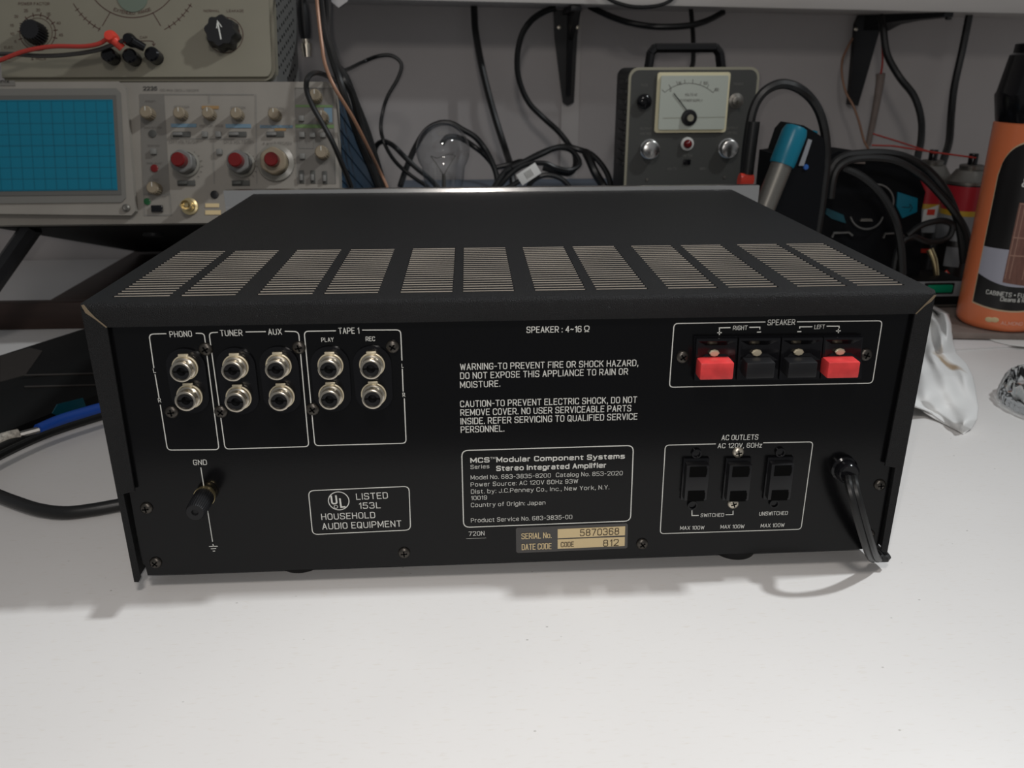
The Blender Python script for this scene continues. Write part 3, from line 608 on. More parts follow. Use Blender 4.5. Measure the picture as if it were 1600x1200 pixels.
# mains outlets
for k, (x0, x1, y0, y1) in enumerate(((388, 582, 362, 655), (742, 933, 360, 658), (1090, 1283, 352, 650))):
    off = .006; f = [PN.uv(PN.pt(*A7(*q), off)) for q in ((x0, y0), (x1, y0-4), (x1-22, y1-5), (x0-18, y1))]
    xa, xb = (f[0][0]+f[3][0])/2, (f[1][0]+f[2][0])/2; za, zb = f[3][1], f[0][1]
    m = MB(); M = PM @ T((xa+xb)/2, (za+zb)/2, 0)
    m.box(M @ T(0, 0, .0008), xb-xa+.0016, zb-za+.004, .0016, 'black_gloss', .0005); m.box(M @ T(0, 0, off/2), xb-xa, zb-za, off, 'black_plastic', .0006)
    ol = m.build('mains_outlet', amp)
    for s in (1, -1):
        m = MB(); sl_ = T(0, s*(zb-za)*.345-.0004, off+.0001); m.box(M @ sl_, (xb-xa)*.72, .0062, .0003, 'hole'); m.box(M @ sl_ @ T((xb-xa)*.34, 0, 0), (xb-xa)*.10, .0036, .00032, 'hole'); m.build('blade_slot', ol)
    if k != 1:
        for q in (((473, 262), (438, 692)), None, ((1170, 252), (1119, 678)))[k]:
            m = MB(); P = PN.pt(*A7(*q), .001); m.lathe(PN.M(P), [(.0027, -.001), (.0027, .0004), (.0019, .0004), (.0017, -.0006), (0, -.0006)], 'black_gloss', 20); m.build('rivet_hole', amp)
# mains cord of the amplifier
M = PN.M(PN.base(1327, 741, .008)); m = MB(); m.lathe(M, [(.0072, 0), (.0072, .002), (.0062, .003), (.0060, .007), (.0048, .0085), (0, .0085)], 'black_gloss', 32); gr = m.build('cord_grommet', amp)
cp = [(1329, 742, -.002), (1331, 757, -.011), (1338, 785, -.016), (1347, 818, -.017), (1356, 848, -.014), (1363, 868, -.006), (1371, 862, .002), (1369, 846, .012)]
W0 = [atY(*q) for q in cp]; W0[5].z = max(W0[5].z, .006); W0[6].z = .008; W0[7].z = .008
W0 = W0+[V((W0[7].x-.03, .10, .005)), V((.05, .22, .004))]
for dx in (-.0017, .0017):
    m = MB(); m.tube([p+V((dx, 0, 0)) for p in W0], .0021, 'cable_black', 8, 6); m.build('mains_cord', amp)
# ------------------------------------------------------------------ oscilloscope, tilted back
TA = math.radians(16); B1 = zm(0, 0, 4); B2 = zm(200, 100, 4)
SP = Plane(atY(532, 346, .405), (1, 0, 0), (0, math.sin(TA), math.cos(TA))); SMX = SP.M(SP.o); O = SP.pt
suv = lambda q, off=0: SP.uv(SP.pt(q[0], q[1], off))
XL = -.325; top = suv((400, 128))[1]; tl = suv((205, 128))[0]
scope = thing('oscilloscope', 'oscilloscope with blue screen tilted back on the bench at left', 'oscilloscope', (SP.o.x-.16, SP.o.y+.16, 0))
m = MB(); m.prism(SMX, [(XL, .001), (-.0015, .001), (-.0015, top-.006), (-.007, top-.001), (XL, top-.001)], -.36, -.014, 'scope_blue')
for k in range(7): m.box(SMX @ T(-.0012, .012+k*.016, -.19), .0014, .004, .33, 'scope_blue')
m.build('cabinet', scope, 'blue ribbed cabinet')
m = MB(); m.box(SMX @ T((XL-.0015)/2, .0002, -.187), -.0015-XL, .0022, .345, 'device_black'); m.build('underside', scope, 'black underside')
m = MB(); m.prism(SMX, [(XL, 0), (-.002, 0), (0, .002), (0, top-.009), (-.003, top-.003), (-.009, top), (XL, top)], -.018, 0, 'scope_face'); m.build('front_frame', scope)
# screen bezel: raised moulded frame
bz = MB()
bo = [suv(q, .008) for q in ((194, 124), (211, 333))]; xr_ = bo[1][0]
bz.prism(SMX, [(XL, .010), (xr_-.004, .007), (xr_, .011), (suv((195, 128), .008)[0], top-.006), (suv((190, 124), .008)[0]-.003, top-.001), (XL, top-.001)], 0, .007, 'scope_face')
bz.build('bezel', scope)
b2 = MB(); sx1 = suv((176, 156), .0088)[0]; sx2 = suv((184, 299), .0088)[0]; sy1 = suv((100, 156), .0088)[1]; sy2 = suv((100, 298), .0088)[1]
bx1, by1 = suv((187, 138), .008); bx2, by2 = suv((197, 316), .008)
b2.prism(SMX, [(XL, by2), (bx2-.004, by2), (bx2, by2+.004), (bx1+.0005, by1-.004), (bx1-.003, by1), (XL, by1)], .0068, .0082, 'bezel_mid')
b2.prism(SMX, [(XL, sy2-.004), (sx2+.003, sy2-.004), (sx1+.003, sy1+.004), (XL, sy1+.004)], .0080, .0088, 'bezel_dark')
b2.build('screen_surround', scope, 'dark grey screen surround')
m = MB(); m.prism(SMX, [(XL, sy2), (sx2, sy2), (sx1, sy1), (XL, sy1)], .0086, .0092, 'screen_blue')
dv = (sy1-sy2)/8.2
for k in range(9):
    y = sy2+.1*dv+k*dv; m.stroke(SMX, [(XL, y), (sx1-.001, y)], .0006 if k != 4 else .0009, .0094, 'grid_line')
for k in range(11):
    x = sx1-.5*dv-k*dv; m.stroke(SMX, [(x, sy2+.001), (x, sy1-.001)], .0006 if k != 5 else .0009, .0094, 'grid_line')
m.build('screen', scope, 'blue screen with graticule')
p = SP.pt(*B1(10, 0)); p = SP.base(198, 325, .007); m = MB(); m.lathe(SP.M(p), [(.0035, .006), (.0035, .009), (.002, .010), (0, .0095)], 'steel_dull', 16); m.build('screw', scope)
PD = 'print_dark'
# panel colour fields and printing
m = MB()
def fld(pts, mt, z=.0004): m.pprism(SP, pts, 0, z, mt, 0)
fld([B2(*q) for q in ((72, 188), (226, 188), (262, 815), (95, 815))], 'scope_grey')
fld([B2(*q) for q in ((1043, 150), (1283, 150), (1298, 750), (1060, 750))], 'scope_grey', .0003)
for q in (((270, 374), (428, 374), (428, 396), (270, 396)), ((610, 376), (768, 376), (770, 400), (612, 400)), ((825, 382), (1030, 384), (1030, 400), (826, 400)), ((1225, 275), (1275, 275), (1278, 365), (1228, 365))): fld([B2(*z) for z in q], 'print_blue', .0006)
fld([B2(*q) for q in ((462, 262), (568, 262), (568, 282), (462, 282))], 'print_orange', .0006); fld([B2(*q) for q in ((918, 402), (988, 402), (988, 418), (918, 418))], 'print_orange', .0006)
for q in (((1043, 256), (1283, 258), (1283, 272), (1043, 270)), ((1046, 378), (1288, 380), (1288, 402), (1047, 400))): fld([B2(*z) for z in q], 'print_green', .0006)
m.build('panel_colour', scope, 'grey, blue, orange and green printed panel fields')
m = MB(); BK = 'black_plastic'
m.ptext(SP, '2235', B1(898, 566), B1(985, 566), 6, BK, .06, .0007); m.ptext(SP, '100 MHz OSCILLOSCOPE', B1(1000, 571), B1(1245, 573), 3.6, PD, 0, .0007)
for s, a, b, h in (('CH 1 VOLTS/DIV', (260, 497), (440, 497), 4.5), ('CH 2 VOLTS/DIV', (600, 498), (790, 498), 4.5), ('A and B SEC/DIV', (845, 506), (1025, 506), 4.5), ('POSITION', (292, 276), (384, 276), 3.6), ('POSITION', (645, 281), (735, 281), 3.6), ('POSITION', (880, 286), (973, 286), 3.6),
    ('VERTICAL MODE', (447, 395), (597, 395), 3.6), ('HORIZONTAL MODE', (835, 396), (1015, 396), 3.2), ('INTENSITY', (112, 240), (175, 240), 3), ('TRACE ROTATION', (100, 405), (212, 405), 3), ('BEAM FIND', (125, 517), (198, 517), 3), ('PROBE ADJUST', (120, 627), (215, 627), 3), ('FOCUS', (160, 730), (192, 730), 2.6), ('POWER', (188, 834), (240, 834), 2.6), ('TRIGGER', (1145, 164), (1220, 164), 3)):
    m.ptext(SP, s, B2(*a), B2(*b), h, PD, 0, .0008)
for pts in ([(508, 195), (510, 245)], [(268, 440), (270, 466), (768, 470)], [(535, 480), (540, 750)], [(800, 190), (806, 750)], [(230, 190), (790, 192)], [(1043, 150), (1047, 372), (1285, 372), (1280, 150), (1043, 150)], [(1047, 402), (1060, 745)], [(1290, 402), (1300, 745)], [(1120, 405), (1122, 500)], [(100, 818), (265, 818), (272, 945), (105, 945), (100, 818)], [(1065, 470), (1070, 525), (1165, 527), (1165, 470)]):
    m.pstroke(SP, [B2(*q) for q in pts], .0005, 'key_grey', 0, False, .0008)
for cx, cy, rr, a0, a1, n in ((365, 640, 92, -60, 100, 9), (710, 640, 88, -60, 100, 9), (935, 625, 95, -50, 80, 12)):
    for k in range(n):
        a = math.radians(a0+(a1-a0)*k/(n-1)); m.pstroke(SP, [B2(cx+rr*math.cos(a), cy+rr*math.sin(a)), B2(cx+(rr+14)*math.cos(a), cy+(rr+14)*math.sin(a))], .0006, PD, 0, False, .0008)
m.build('lettering', scope, 'dark printed control legends', flat=True)
m = MB(); m.pprism(SP, [(0, 126), (22.5, 126), (24, 134), (0, 134)], .007, .0076, 'scope_grey'); m.ptext(SP, 'tronix', (-6, 133), (22, 133), 5.5, BK, .04, .0079); m.build('name_tag', scope, 'name tag ending tronix')
def knob(q, r, h, mt, name='knob', lab=None, fl_=18, skirt=None):
    P = SP.base(*B2(*q), h); M = SP.M(P); m = MB()
    if skirt: m.lathe(M, [(skirt, .0003), (skirt, .003), (r, .004)], 'clear_skirt', 28)
    m.lathe(M, [(r, .0003), (r, h-.001), (r-.001, h), (0, h)], mt, 36, flute=.07, nfl=fl_); return m.build(name, scope, lab), M
for q, r in (((108, 298), .0058), ((315, 303), .0055), ((495, 303), .0055), ((672, 306), .0055), ((908, 308), .0055), ((1165, 192), .0058), ((1208, 325), .0058), ((1207, 548), .0062), ((150, 772), .0058)):
    k_, M = knob(q, r, .012, 'knob_beige'); m = MB(); m.disc(M, r*.8, .0123, 'knob_beige', 20); m.stroke(M, [(0, .001), (0, r*.8)], .0006, .0125, 'print_white'); m.build('cap', k_)
for q in ((330, 605), (683, 607)):
    k_, M = knob(q, .0105, .016, 'knob_grey', 'attenuator_knob', None, 30, .0125); m = MB(); m.lathe(M @ T(0, 0, .016), [(.0066, 0), (.0064, .008), (.0055, .009), (0, .009)], 'knob_red', 24); m.build('fine_knob', k_, 'small red centre knob')
k_, M = knob((905, 602), .0125, .014, 'knob_beige', 'sweep_knob', None, 30, .017); m = MB(); m.lathe(M @ T(0, 0, .014), [(.0066, 0), (.0064, .007), (.0055, .008), (0, .008)], 'knob_red', 24); m.build('fine_knob', k_, 'small red centre knob')
def key(q, w_, h_, mt, d=.004, name='push_key', lab=None):
    P = SP.base(*B2(*q), d); m = MB(); m.box(SP.M(P) @ T(0, 0, d/2), w_, h_, d, mt, .0006); return m.build(name, scope, lab)
for q in ((475, 438), (560, 438), (567, 547), (155, 545), (1080, 338), (1085, 440), (1150, 440), (1215, 440), (1087, 575)): key(q, .0052, .0052, 'key_grey')
for q, vert in (((335, 440), 0), ((685, 440), 0), ((920, 440), 0), ((365, 745), 0), ((705, 745), 0), ((1085, 705), 1), ((1155, 705), 1), ((1230, 710), 1)):
    P = SP.pt(*B2(*q), .0005); m = MB(); wd, hh = (.0165, .005) if not vert else (.0045, .012)
    m.box(SP.M(P), wd, hh, .0012, 'slot_dark', .0004); sw_ = m.build('lever_switch', scope)
    m = MB(); m.box(SP.M(P) @ T(-.003 if not vert else 0, 0 if not vert else -.001, .002), .009 if not vert else .003, .003 if not vert else .006, .003, 'knob_grey' if q[1] != 745 else 'slot_dark', .0006); m.build('lever', sw_)
for q, r, mt, nm in (((155, 437), .0028, 'slot_dark', 'trimmer_hole'), ((167, 653), .0028, 'knob_red', 'test_pin'), ((122, 860), .0024, 'led_green', 'power_light'), ((542, 817), .003, 'black_plastic', 'ground_jack')):
    P = SP.pt(*B2(*q)); m = MB(); m.lathe(SP.M(P), [(r+.0008, .0002), (r+.0008, .001), (r, .0014), (0, .001)], mt, 20); m.build(nm, scope)
key((178, 903), .0105, .0062, 'black_gloss', .003, 'power_switch', 'black power switch')
P = SP.base(*B2(358, 880), .014); M = SP.M(P); m = MB(); m.lathe(M, [(.0078, .0003), (.0078, .003), (.0058, .0035), (.0058, .006), (.0048, .006), (.0048, .014), (.0042, .014), (.0042, .006), (.0018, .006), (.0018, .011), (0, .011)], 'brass', 28)
for s in (1, -1): m.box(M @ T(.005*s, 0, .010), .003, .0018, .0018, 'brass')
m.build('input_socket', scope, 'brass input socket')
def rowlab(q0, q1):
    pts = [B2(*q) for q in (q0, (q1[0], q0[1]), q1, (q0[0], q1[1]))]; return pts
m = MB(); m.pprism(SP, rowlab((484, 872), (570, 896)), 0, .0006, 'gold_print', 0); m.pprism(SP, rowlab((484, 915), (580, 942)), 0, .0006, 'gold_print', 0); m.build('inventory_label', scope, 'small cream inventory stickers')
# tilt legs under the case and rear feet
for px0, px1 in (((-6, 402), (30, 350)),):
    a = SP.pt(*px1) - SP.ez*.004; b = atZ(-85, 548, .006); m = MB(); m.tube([a+SP.ez*(-.02)-SP.ey*.0, b], .0095, 'black_plastic', 8, 1); m.build('tilt_leg', scope)
a = SP.pt(500, 350)-SP.ez*.03; m = MB(); m.tube([a, V((a.x+.02, a.y+.03, .006))], .0095, 'black_plastic', 8, 1); m.build('tilt_leg', scope)
for x in (-.06, -.25):
    P = SMX @ V((x, 0, -.345)); m = MB(); m.tube([P+SP.ey*.01, V((P.x, P.y, 0.0))], .011, 'rubber', 16, 1); m.build('rear_foot', scope)
pf_ = SMX @ V((suv((183, 368))[0], 0, -.09)); m = MB(); m.lathe(frame(pf_, -SP.ey), [(.010, -.002), (.010, .004), (0, .004)], 'rubber', 20); m.build('case_foot', scope)
# ------------------------------------------------------------------ capacitor checker on top of the scope
q0 = SMX @ V((suv((428, 118))[0], top, -.012))
CP = Plane(q0+SP.ey*.0045, (1, 0, 0), SP.ey); CMX = CP.M(CP.o)
cxr = CP.uv(CP.pt(428, 60))[0]; CL = cxr-.25; CH = .165
chk = thing('capacitor_checker', 'cream capacitor checker with black knobs standing on the oscilloscope', 'test instrument', (q0.x-.13, q0.y+.05, q0.z))
m = MB(); m.prism(CMX, [(CL, .0005), (cxr-.001, .0005), (cxr-.001, CH), (CL, CH)], -.118, -.010, 'checker_case'); m.build('case', chk)
m = MB()
for i in range(9):
    for j in range(12): m.lathe(frame(CMX @ V((cxr-.0012, .018+j*.0115+(i % 2)*.005, -.022-i*.0095)), (1, 0, 0)), [(.0017, 0), (.0017, .0006), (0, .0006)], 'hole', 6)
m.build('vent_holes', chk, 'rows of small dark vent holes')
m = MB(); r = .012
pl_ = [(CL, 0), (cxr-r, 0)]+[(cxr-r+r*math.sin(a), r-r*math.cos(a)) for a in [k*PI/12 for k in range(1, 7)]]+[(cxr, CH), (CL, CH)]
m.prism(CMX, pl_, -.014, -.002, 'checker_face'); m.prism(CMX, [(x if x == CL else x-.003, max(y, .003)) for x, y in pl_], -.002, .002, 'checker_face'); m.build('front_panel', chk)
for x in (CL+.03, CP.uv(CP.pt(382, 124))[0]):
    for z_ in (-.025, -.10): m = MB(); m.lathe(frame(CMX @ V((x, .001, z_)), -CP.ey), [(.0105, 0), (.0105, .0035), (.009, .0050), (0, .0050)], 'rubber', 20); m.build('foot', chk)
CPF = Plane(CP.o+CP.ez*.002, CP.ex, CP.ey); MR = 'print_maroon'
m = MB()
def arc(cx, cy, r, a0, a1, wd=.0006, n=40): m.pstroke(CPF, [B1(cx+r*math.cos(math.radians(a0+(a1-a0)*k/n)), cy+r*math.sin(math.radians(a0+(a1-a0)*k/n))) for k in range(n+1)], wd, MR)
arc(236, 205, 112, 0, 360); arc(236, 205, 92, 0, 360, .0004)
for k, a in enumerate(range(-200, 40, 24)):
    ca, sa = math.cos(math.radians(a)), math.sin(math.radians(a)); m.pstroke(CPF, [B1(236+100*ca, 205+100*sa), B1(236+128*ca, 205+128*sa)], .0007, MR)
for s, a, b, h in (('POWER FACTOR', (117, 33), (312, 33), 4.5), ('20', (92, 112), (115, 112), 4.4), ('25', (152, 76), (177, 76), 4.4), ('30', (228, 72), (252, 72), 4.4), ('35', (293, 97), (318, 97), 4.4), ('40', (355, 153), (380, 153), 4.4), ('45', (370, 228), (395, 228), 4.4), ('15', (63, 167), (88, 167), 4), ('10', (65, 220), (90, 220), 4), ('5', (92, 268), (104, 268), 4), ('ELEC.', (28, 304), (86, 304), 3.6), ('& MICA', (198, 376), (290, 376), 4),
    ('NORMAL', (1275, 76), (1375, 76), 4), ('LEAKAGE', (1418, 76), (1524, 76), 4), ('CAP', (876, 242), (922, 242), 3.8), ('MODEL C-3', (772, 36), (870, 36), 2.8)):
    m.ptext(CPF, s, B1(*a), B1(*b), h, MR, .01, .0004)
arc(828, -190, 300, 18, 162, .0007); arc(828, -190, 425, 30, 62, .0006); arc(828, -190, 425, 118, 150, .0006)
m.pstroke(CPF, [B1(690, 76), B1(640, 163)], .0006, MR); m.pstroke(CPF, [B1(955, 78), B1(1006, 162)], .0006, MR)
for a in list(range(32, 62, 5))+list(range(119, 149, 5)):
    ca, sa = math.cos(math.radians(a)), math.sin(math.radians(a)); m.pstroke(CPF, [B1(828+412*ca, -190+412*sa), B1(828+440*ca, -190+440*sa)], .0006, MR)
for k, ch in enumerate('EXTENDED RANGE'):
    if ch == ' ': continue
    a = math.radians(113-k*3.6); p_ = CPF.pt(*B1(828+282*math.cos(a), -190+282*math.sin(a))); m.text(CPF.M(p_, math.radians(90)-a) @ T(-.0012, 0, 0), ch, .0022, .0030, MR, .01, .0004)
m.pstroke(CPF, [B1(852, 255), B1(945, 256), B1(960, 262), B1(962, 285)], .0006, MR); m.pstroke(CPF, [B1(952, 272), B1(962, 286), B1(972, 272)], .0006, MR)
arc(1408, 220, 112, 0, 360); arc(1406, 216, 92, 0, 360, .0009)
m.build('lettering', chk, 'maroon printed scales and legends', flat=True)
m = MB(); cpt = CPF.pt(*B1(828, -20)); rr_ = (CPF.pt(*B1(828, 78))-cpt).length; m.lathe(CPF.M(cpt), [(0, .0001), (rr_*1.0, .0001), (rr_*.98, .0008), (0, .0010)], 'dial_green', 40); m.build('dial_window', chk, 'pale green dial window')
def cknob(q, r, h, nfl, arrow, rot=0):
    P = CPF.base(*B1(*q), h); M = CPF.M(P, rot); m = MB()
    m.lathe(M, [(r*.95, .0002), (r*1.0, .002), (r*.9, h-.002), (r*.85, h), (0, h)], 'black_plastic', 48, flute=.15, nfl=nfl); k_ = m.build('control_knob', chk, 'black fluted knob')
    if arrow: m = MB(); m.stroke(M, [(-.001, -r*.5), (.0005, r*.45)], .0012, h+.0003, 'print_white'); m.stroke(M, [(-.002, r*.12), (.0006, r*.5), (.0028, r*.12)], .0008, h+.0003, 'print_white'); m.build('pointer', k_, 'white arrow')
cknob((182, 182), .0105, .016, 24, False); cknob((1372, 188), .0165, .016, 8, True, .25)
posts = []
for q in ((672, 338), (806, 345), (945, 335)):
    P = CPF.base(*B1(*q), .014); M = CPF.M(P); m = MB(); m.lathe(M, [(.0065, .0002), (.006, .004), (.0068, .0045), (.0066, .013), (.005, .0145), (0, .0145)], 'black_gloss', 24); m.build('binding_post', chk); posts.append(CPF.pt(*B1(*q), .014))
def lead(name, lab, mt, tipm, pts, tip):
    m = MB(); m.tube([CPF.pt(*B1(x, y), o) for x, y, o in pts], .0019, mt, 8, 6)
    o = thing(name, lab, 'test lead', CPF.pt(*B1(pts[0][0], pts[0][1]), pts[0][2])); m.build('wire', o)
    m = MB(); P = CPF.pt(*B1(*tip[:2]), tip[2]); m.lathe(CPF.M(P), [(.0042, -.012), (.0055, -.006), (.0058, 0), (.004, .004), (0, .0045)], tipm, 20); m.tube([P, CPF.pt(*B1(tip[3], tip[4]), .016)], .0045, tipm, 10, 1, r2=.0036); m.build('plug', o)
lead('test_lead', 'red test lead plugged into the middle post of the cream checker', 'lead_red', 'tip_red', [(-60, 400, .018), (30, 365, .02), (160, 318, .022), (330, 290, .022), (520, 290, .022), (620, 272, .022), (675, 235, .021)], (690, 228, .022, 765, 300))
lead('test_lead', 'black test lead plugged into the right post of the cream checker', 'cable_grey', 'black_gloss', [(-60, 338, .014), (80, 338, .015), (260, 350, .0155), (440, 340, .017), (600, 315, .017), (700, 280, .0185), (780, 250, .021)], (806, 245, .022, 905, 300))
# ------------------------------------------------------------------ dark frame lying on the bench under the scope
wb = thing('tray_frame', 'dark brown open frame lying on the bench under the oscilloscope', 'frame', (-.60, .66, 0))
m = MB(); m.bx((-.80, .503, 0), (-.425, .517, .030), 'wood_brown', .0015); m.build('front_rail', wb)
m = MB(); m.bx((-.484, .517, 0), (-.425, .82, .030), 'wood_brown', .0015); m.build('side_rail', wb)
m = MB(); m.bx((-.80, .517, 0), (-.76, .82, .030), 'wood_brown', .0015); m.build('side_rail', wb)
# ------------------------------------------------------------------ power supply meter on the box
MY = .60; MP = Plane(atY(983, 300, MY), (1, 0, 0), (0, 0, 1)); MMX = MP.M(MP.o); D4 = zm(800, 0, 4)
mz0 = rz; mx0 = atY(979, 200, MY).x; mx1 = atY(1179, 200, MY).x; mz1 = atY(1080, 105, MY).z
mtr = thing('bench_power_supply', 'black carry-handled meter box with cream dial standing behind the amplifier', 'power supply', ((mx0+mx1)/2, MY+.04, mz0))
def rr(x0, z0, x1, z1, r, n=6):
    P = []
    for cx, cz, a0 in ((x1-r, z0+r, -90), (x1-r, z1-r, 0), (x0+r, z1-r, 90), (x0+r, z0+r, 180)):
        for k in range(n+1): a = math.radians(a0+90*k/n); P.append((cx+r*math.cos(a), cz+r*math.sin(a)))
    return P
W4 = Plane((0, MY, 0), (1, 0, 0), (0, 0, 1)); WM = W4.M(W4.o)
m = MB(); m.prism(WM, rr(mx0+.001, mz0, mx1-.001, mz1-.001, .010), -.085, -.003, 'meter_case')
for k in range(9): z_ = mz0+.045+k*.0115; m.bx((mx0-.0012, MY+.012, z_), (mx0+.002, MY+.055, z_+.0055), 'meter_case', .0008)
m.build('case', mtr)
m = MB(); m.prism(WM, rr(mx0, mz0+.0005, mx1, mz1, .011), -.004, 0, 'trim_beige'); m.prism(WM, rr(mx0+.0028, mz0+.003, mx1-.0028, mz1-.0028, .009), 0, .0006, 'meter_face'); m.build('front_panel', mtr, 'charcoal front with beige rim')
F4 = Plane((0, MY-.0006, 0), (1, 0, 0), (0, 0, 1)); FX = F4.M(F4.o); u4 = lambda x, y, off=0: F4.uv(F4.pt(*D4(x, y), off))
a, b = u4(915, 452, .006), u4(1340, 828, .006)
m = MB(); m.prism(FX, rr(a[0], b[1], b[0], a[1], .003), 0, .003, 'window_clear'); m.prism(FX, rr(a[0]+.0035, b[1]+.0035, b[0]-.0028, a[1]-.0035, .002), .003, .006, 'dial_paper'); mw = m.build('meter', mtr, 'panel meter with pale dial')
m = MB(); ax, ay = 1112, 735
def q4(x, y): return D4(x, y)
M4 = Plane((0, MY-.0066, 0), (1, 0, 0), (0, 0, 1))
m.pstroke(M4, [q4(1105+225*math.cos(math.radians(t)), 745+225*math.sin(math.radians(t))) for t in range(-132, -47, 6)], .0005, PD, 0)
for t in range(-132, -44, 12): m.pstroke(M4, [q4(1105+225*math.cos(math.radians(t)), 745+225*math.sin(math.radians(t))), q4(1105+250*math.cos(math.radians(t)), 745+250*math.sin(math.radians(t)))], .0005, PD)
for s_, a_, b_, h in (('VOLTS AC', (1080, 600), (1158, 600), 4), ('AC POWER SUPPLY', (1045, 636), (1190, 636), 4), ('0', (985, 572), (995, 572), 5), ('150', (1265, 570), (1290, 570), 5), ('50', (1040, 530), (1056, 530), 5), ('100', (1195, 530), (1222, 530), 5)): m.ptext(M4, s_, q4(*a_), q4(*b_), h, PD, 0, .0002)
m.pstroke(M4, [q4(945, 738), q4(1330, 732)], .0005, 'trim_beige'); m.build('dial_scale', mw, flat=True)
m = MB(); p0, p1 = M4.pt(*q4(1100, 700)), M4.pt(*q4(1010, 582)); m.tube([p0+V((0, -.001, 0)), p1+V((0, -.001, 0))], .0005, BK, 6, 1); m.build('needle', mw)
P = F4.base(*q4(1115, 738), .012); m = MB(); m.lathe(F4.M(P), [(0, .006), (.0092, .006), (.0085, .0085), (.0055, .009), (.0055, .012), (0, .012)], BK, 24); m.lathe(F4.M(P), [(.004, .012), (.0035, .0135), (0, .0135)], 'trim_beige', 16); m.build('pivot_cover', mw)
def mpart(q, prof, mt, name, lab=None, seg=28):
    h = max(z for r, z in prof); P = F4.base(*q4(*q), h); m = MB(); m.lathe(F4.M(P), prof, mt, seg); return m.build(name, mtr, lab), F4.M(P)
mpart((832, 636), [(.0082, .0), (.0082, .006), (.006, .008), (.003, .0085), (.0025, .0075), (0, .0075)], 'black_gloss', 'fuse_holder')
o_, M = mpart((1410, 632), [(.0085, 0), (.0085, .001), (.0055, .002), (.0055, .005), (.003, .006), (0, .006)], 'steel_dull', 'toggle_switch', 'steel toggle switch')
m = MB(); m.tube([M @ V((0, 0, .005)), M @ V((.0012, -.003, .013))], .0015, 'steel_dull', 8, 1, r2=.0022); m.build('lever', o_)
for q in ((872, 938), (1366, 932)): mpart(q, [(.0112, 0), (.0112, .002), (.0100, .003), (.0098, .012), (.0085, .0128), (.0015, .0122), (0, .0125)], 'silver', 'output_knob', 'silver knob', 40)
o_, M = mpart((1098, 900), [(.0075, 0), (.0075, .003), (.005, .004)], 'white_plastic', 'pilot_lamp', 'white ringed pilot lamp')
m = MB(); m.lathe(M, [(.005, .0035), (.0048, .006), (.003, .008), (0, .0087)], 'lamp_red', 20); m.build('lens', o_, 'dark red lens')
P = F4.pt(*q4(1093, 1012)); m = MB(); m.box(F4.M(P), .0085, .006, .004, 'black_gloss', .0008); m.build('slide_switch', mtr)
m = MB()
for s_, a_, b_ in (('FUSE', (808, 540), (848, 540)), ('POWER', (1384, 533), (1445, 533)), ('METER', (1068, 980), (1126, 980)), ('VOLTS', (970, 1062), (1026, 1062)), ('AMPS', (1172, 1062), (1208, 1062)), ('OUTPUT', (800, 812), (872, 812)), ('VOLTAGE', (800, 842), (872, 842)), ('OUTPUT', (1338, 808), (1410, 808)), ('CONTROL', (1338, 838), (1410, 838)), ('OFF', (825, 1022), (880, 1022))): m.ptext(F4, s_, q4(*a_), q4(*b_), 4, 'key_grey', 0, .0003)
m.build('lettering', mtr, 'pale printed legends', flat=True)
for q in ((845, 1125), (1330, 1110)): mpart(q, [(.002, 0), (.0015, .001), (0, .0012)], 'steel_dull', 'screw', None, 10)
hy = MY+.03; h0, h1, h2, h3 = [atY(*D4(*q), hy) for q in ((852, 430), (872, 300), (1292, 298), (1308, 425))]
h0.z = h3.z = mz1-.002
m = MB()
hp_ = [h0, h0.lerp(h1, .75), h1+V((.004, 0, 0)), h2-V((.004, 0, 0)), h3.lerp(h2, .75), h3]
for p_, q_ in zip(hp_, hp_[1:]): m.tube([p_, q_], .0052, BK, 10, 1, flat=1.7)
for p_ in hp_[1:-1]: m.lathe(T(*p_), [(0, -.0052), (.0037, -.0037), (.0055, 0), (.0037, .0037), (0, .0052)], BK, 10)
m.build('handle', mtr)
# ------------------------------------------------------------------ clear bulb in a holder
BY = .60; bc = atY(692, 235, BY); br = (atY(734, 235, BY)-atY(650, 235, BY)).length/2
blb = thing('light_bulb', 'clear glass light bulb standing upright behind the amplifier', 'light bulb', (bc.x, BY, rz))
zb = bc.z-rz; B0 = T(bc.x, BY, rz)
prof = [(.0125, .014), (.0150, .021), (.0205, zb-1.5*br), (.0236, zb-1.0*br)]+[(br*math.cos(a), zb+br*math.sin(a)) for a in [math.radians(-36+126*k/14) for k in range(14)]]+[(0, zb+br)]
m = MB(); m.lathe(B0, prof, 'bulb_glass', 40); m.build('glass_envelope', blb, 'clear glass')
m = MB(); m.lathe(B0, [(0, .004), (.012, .004)]+[(.0130 if k % 2 else .0118, .005+k*.001) for k in range(9)]+[(.0125, .0142), (0, .0142)], 'brass', 24); m.build('screw_base', blb)
m = MB(); m.lathe(B0, [(0, 0), (.024, 0), (.022, .012), (.016, .015), (.015, .005), (0, .005)], 'black_plastic', 28); m.build('lamp_holder', blb)
m = MB(); m.tube([B0 @ V((0, 0, .0142)), B0 @ V((0, 0, .040))], .003, 'steel_dull', 8, 1, r2=.0018)
for s in (1, -1): m.tube([B0 @ V((0, 0, .038)), B0 @ V((.006*s, 0, .048)), B0 @ V((.014*s, 0, .060))], .0005, 'steel_dull', 6, 4)
m.tube([B0 @ V((.014-.0035*k, (.002 if k % 2 else -.002), .060+.002*math.sin(k*.8))) for k in range(9)], .00035, 'steel_dull', 6, 2); m.build('filament_mount', blb)
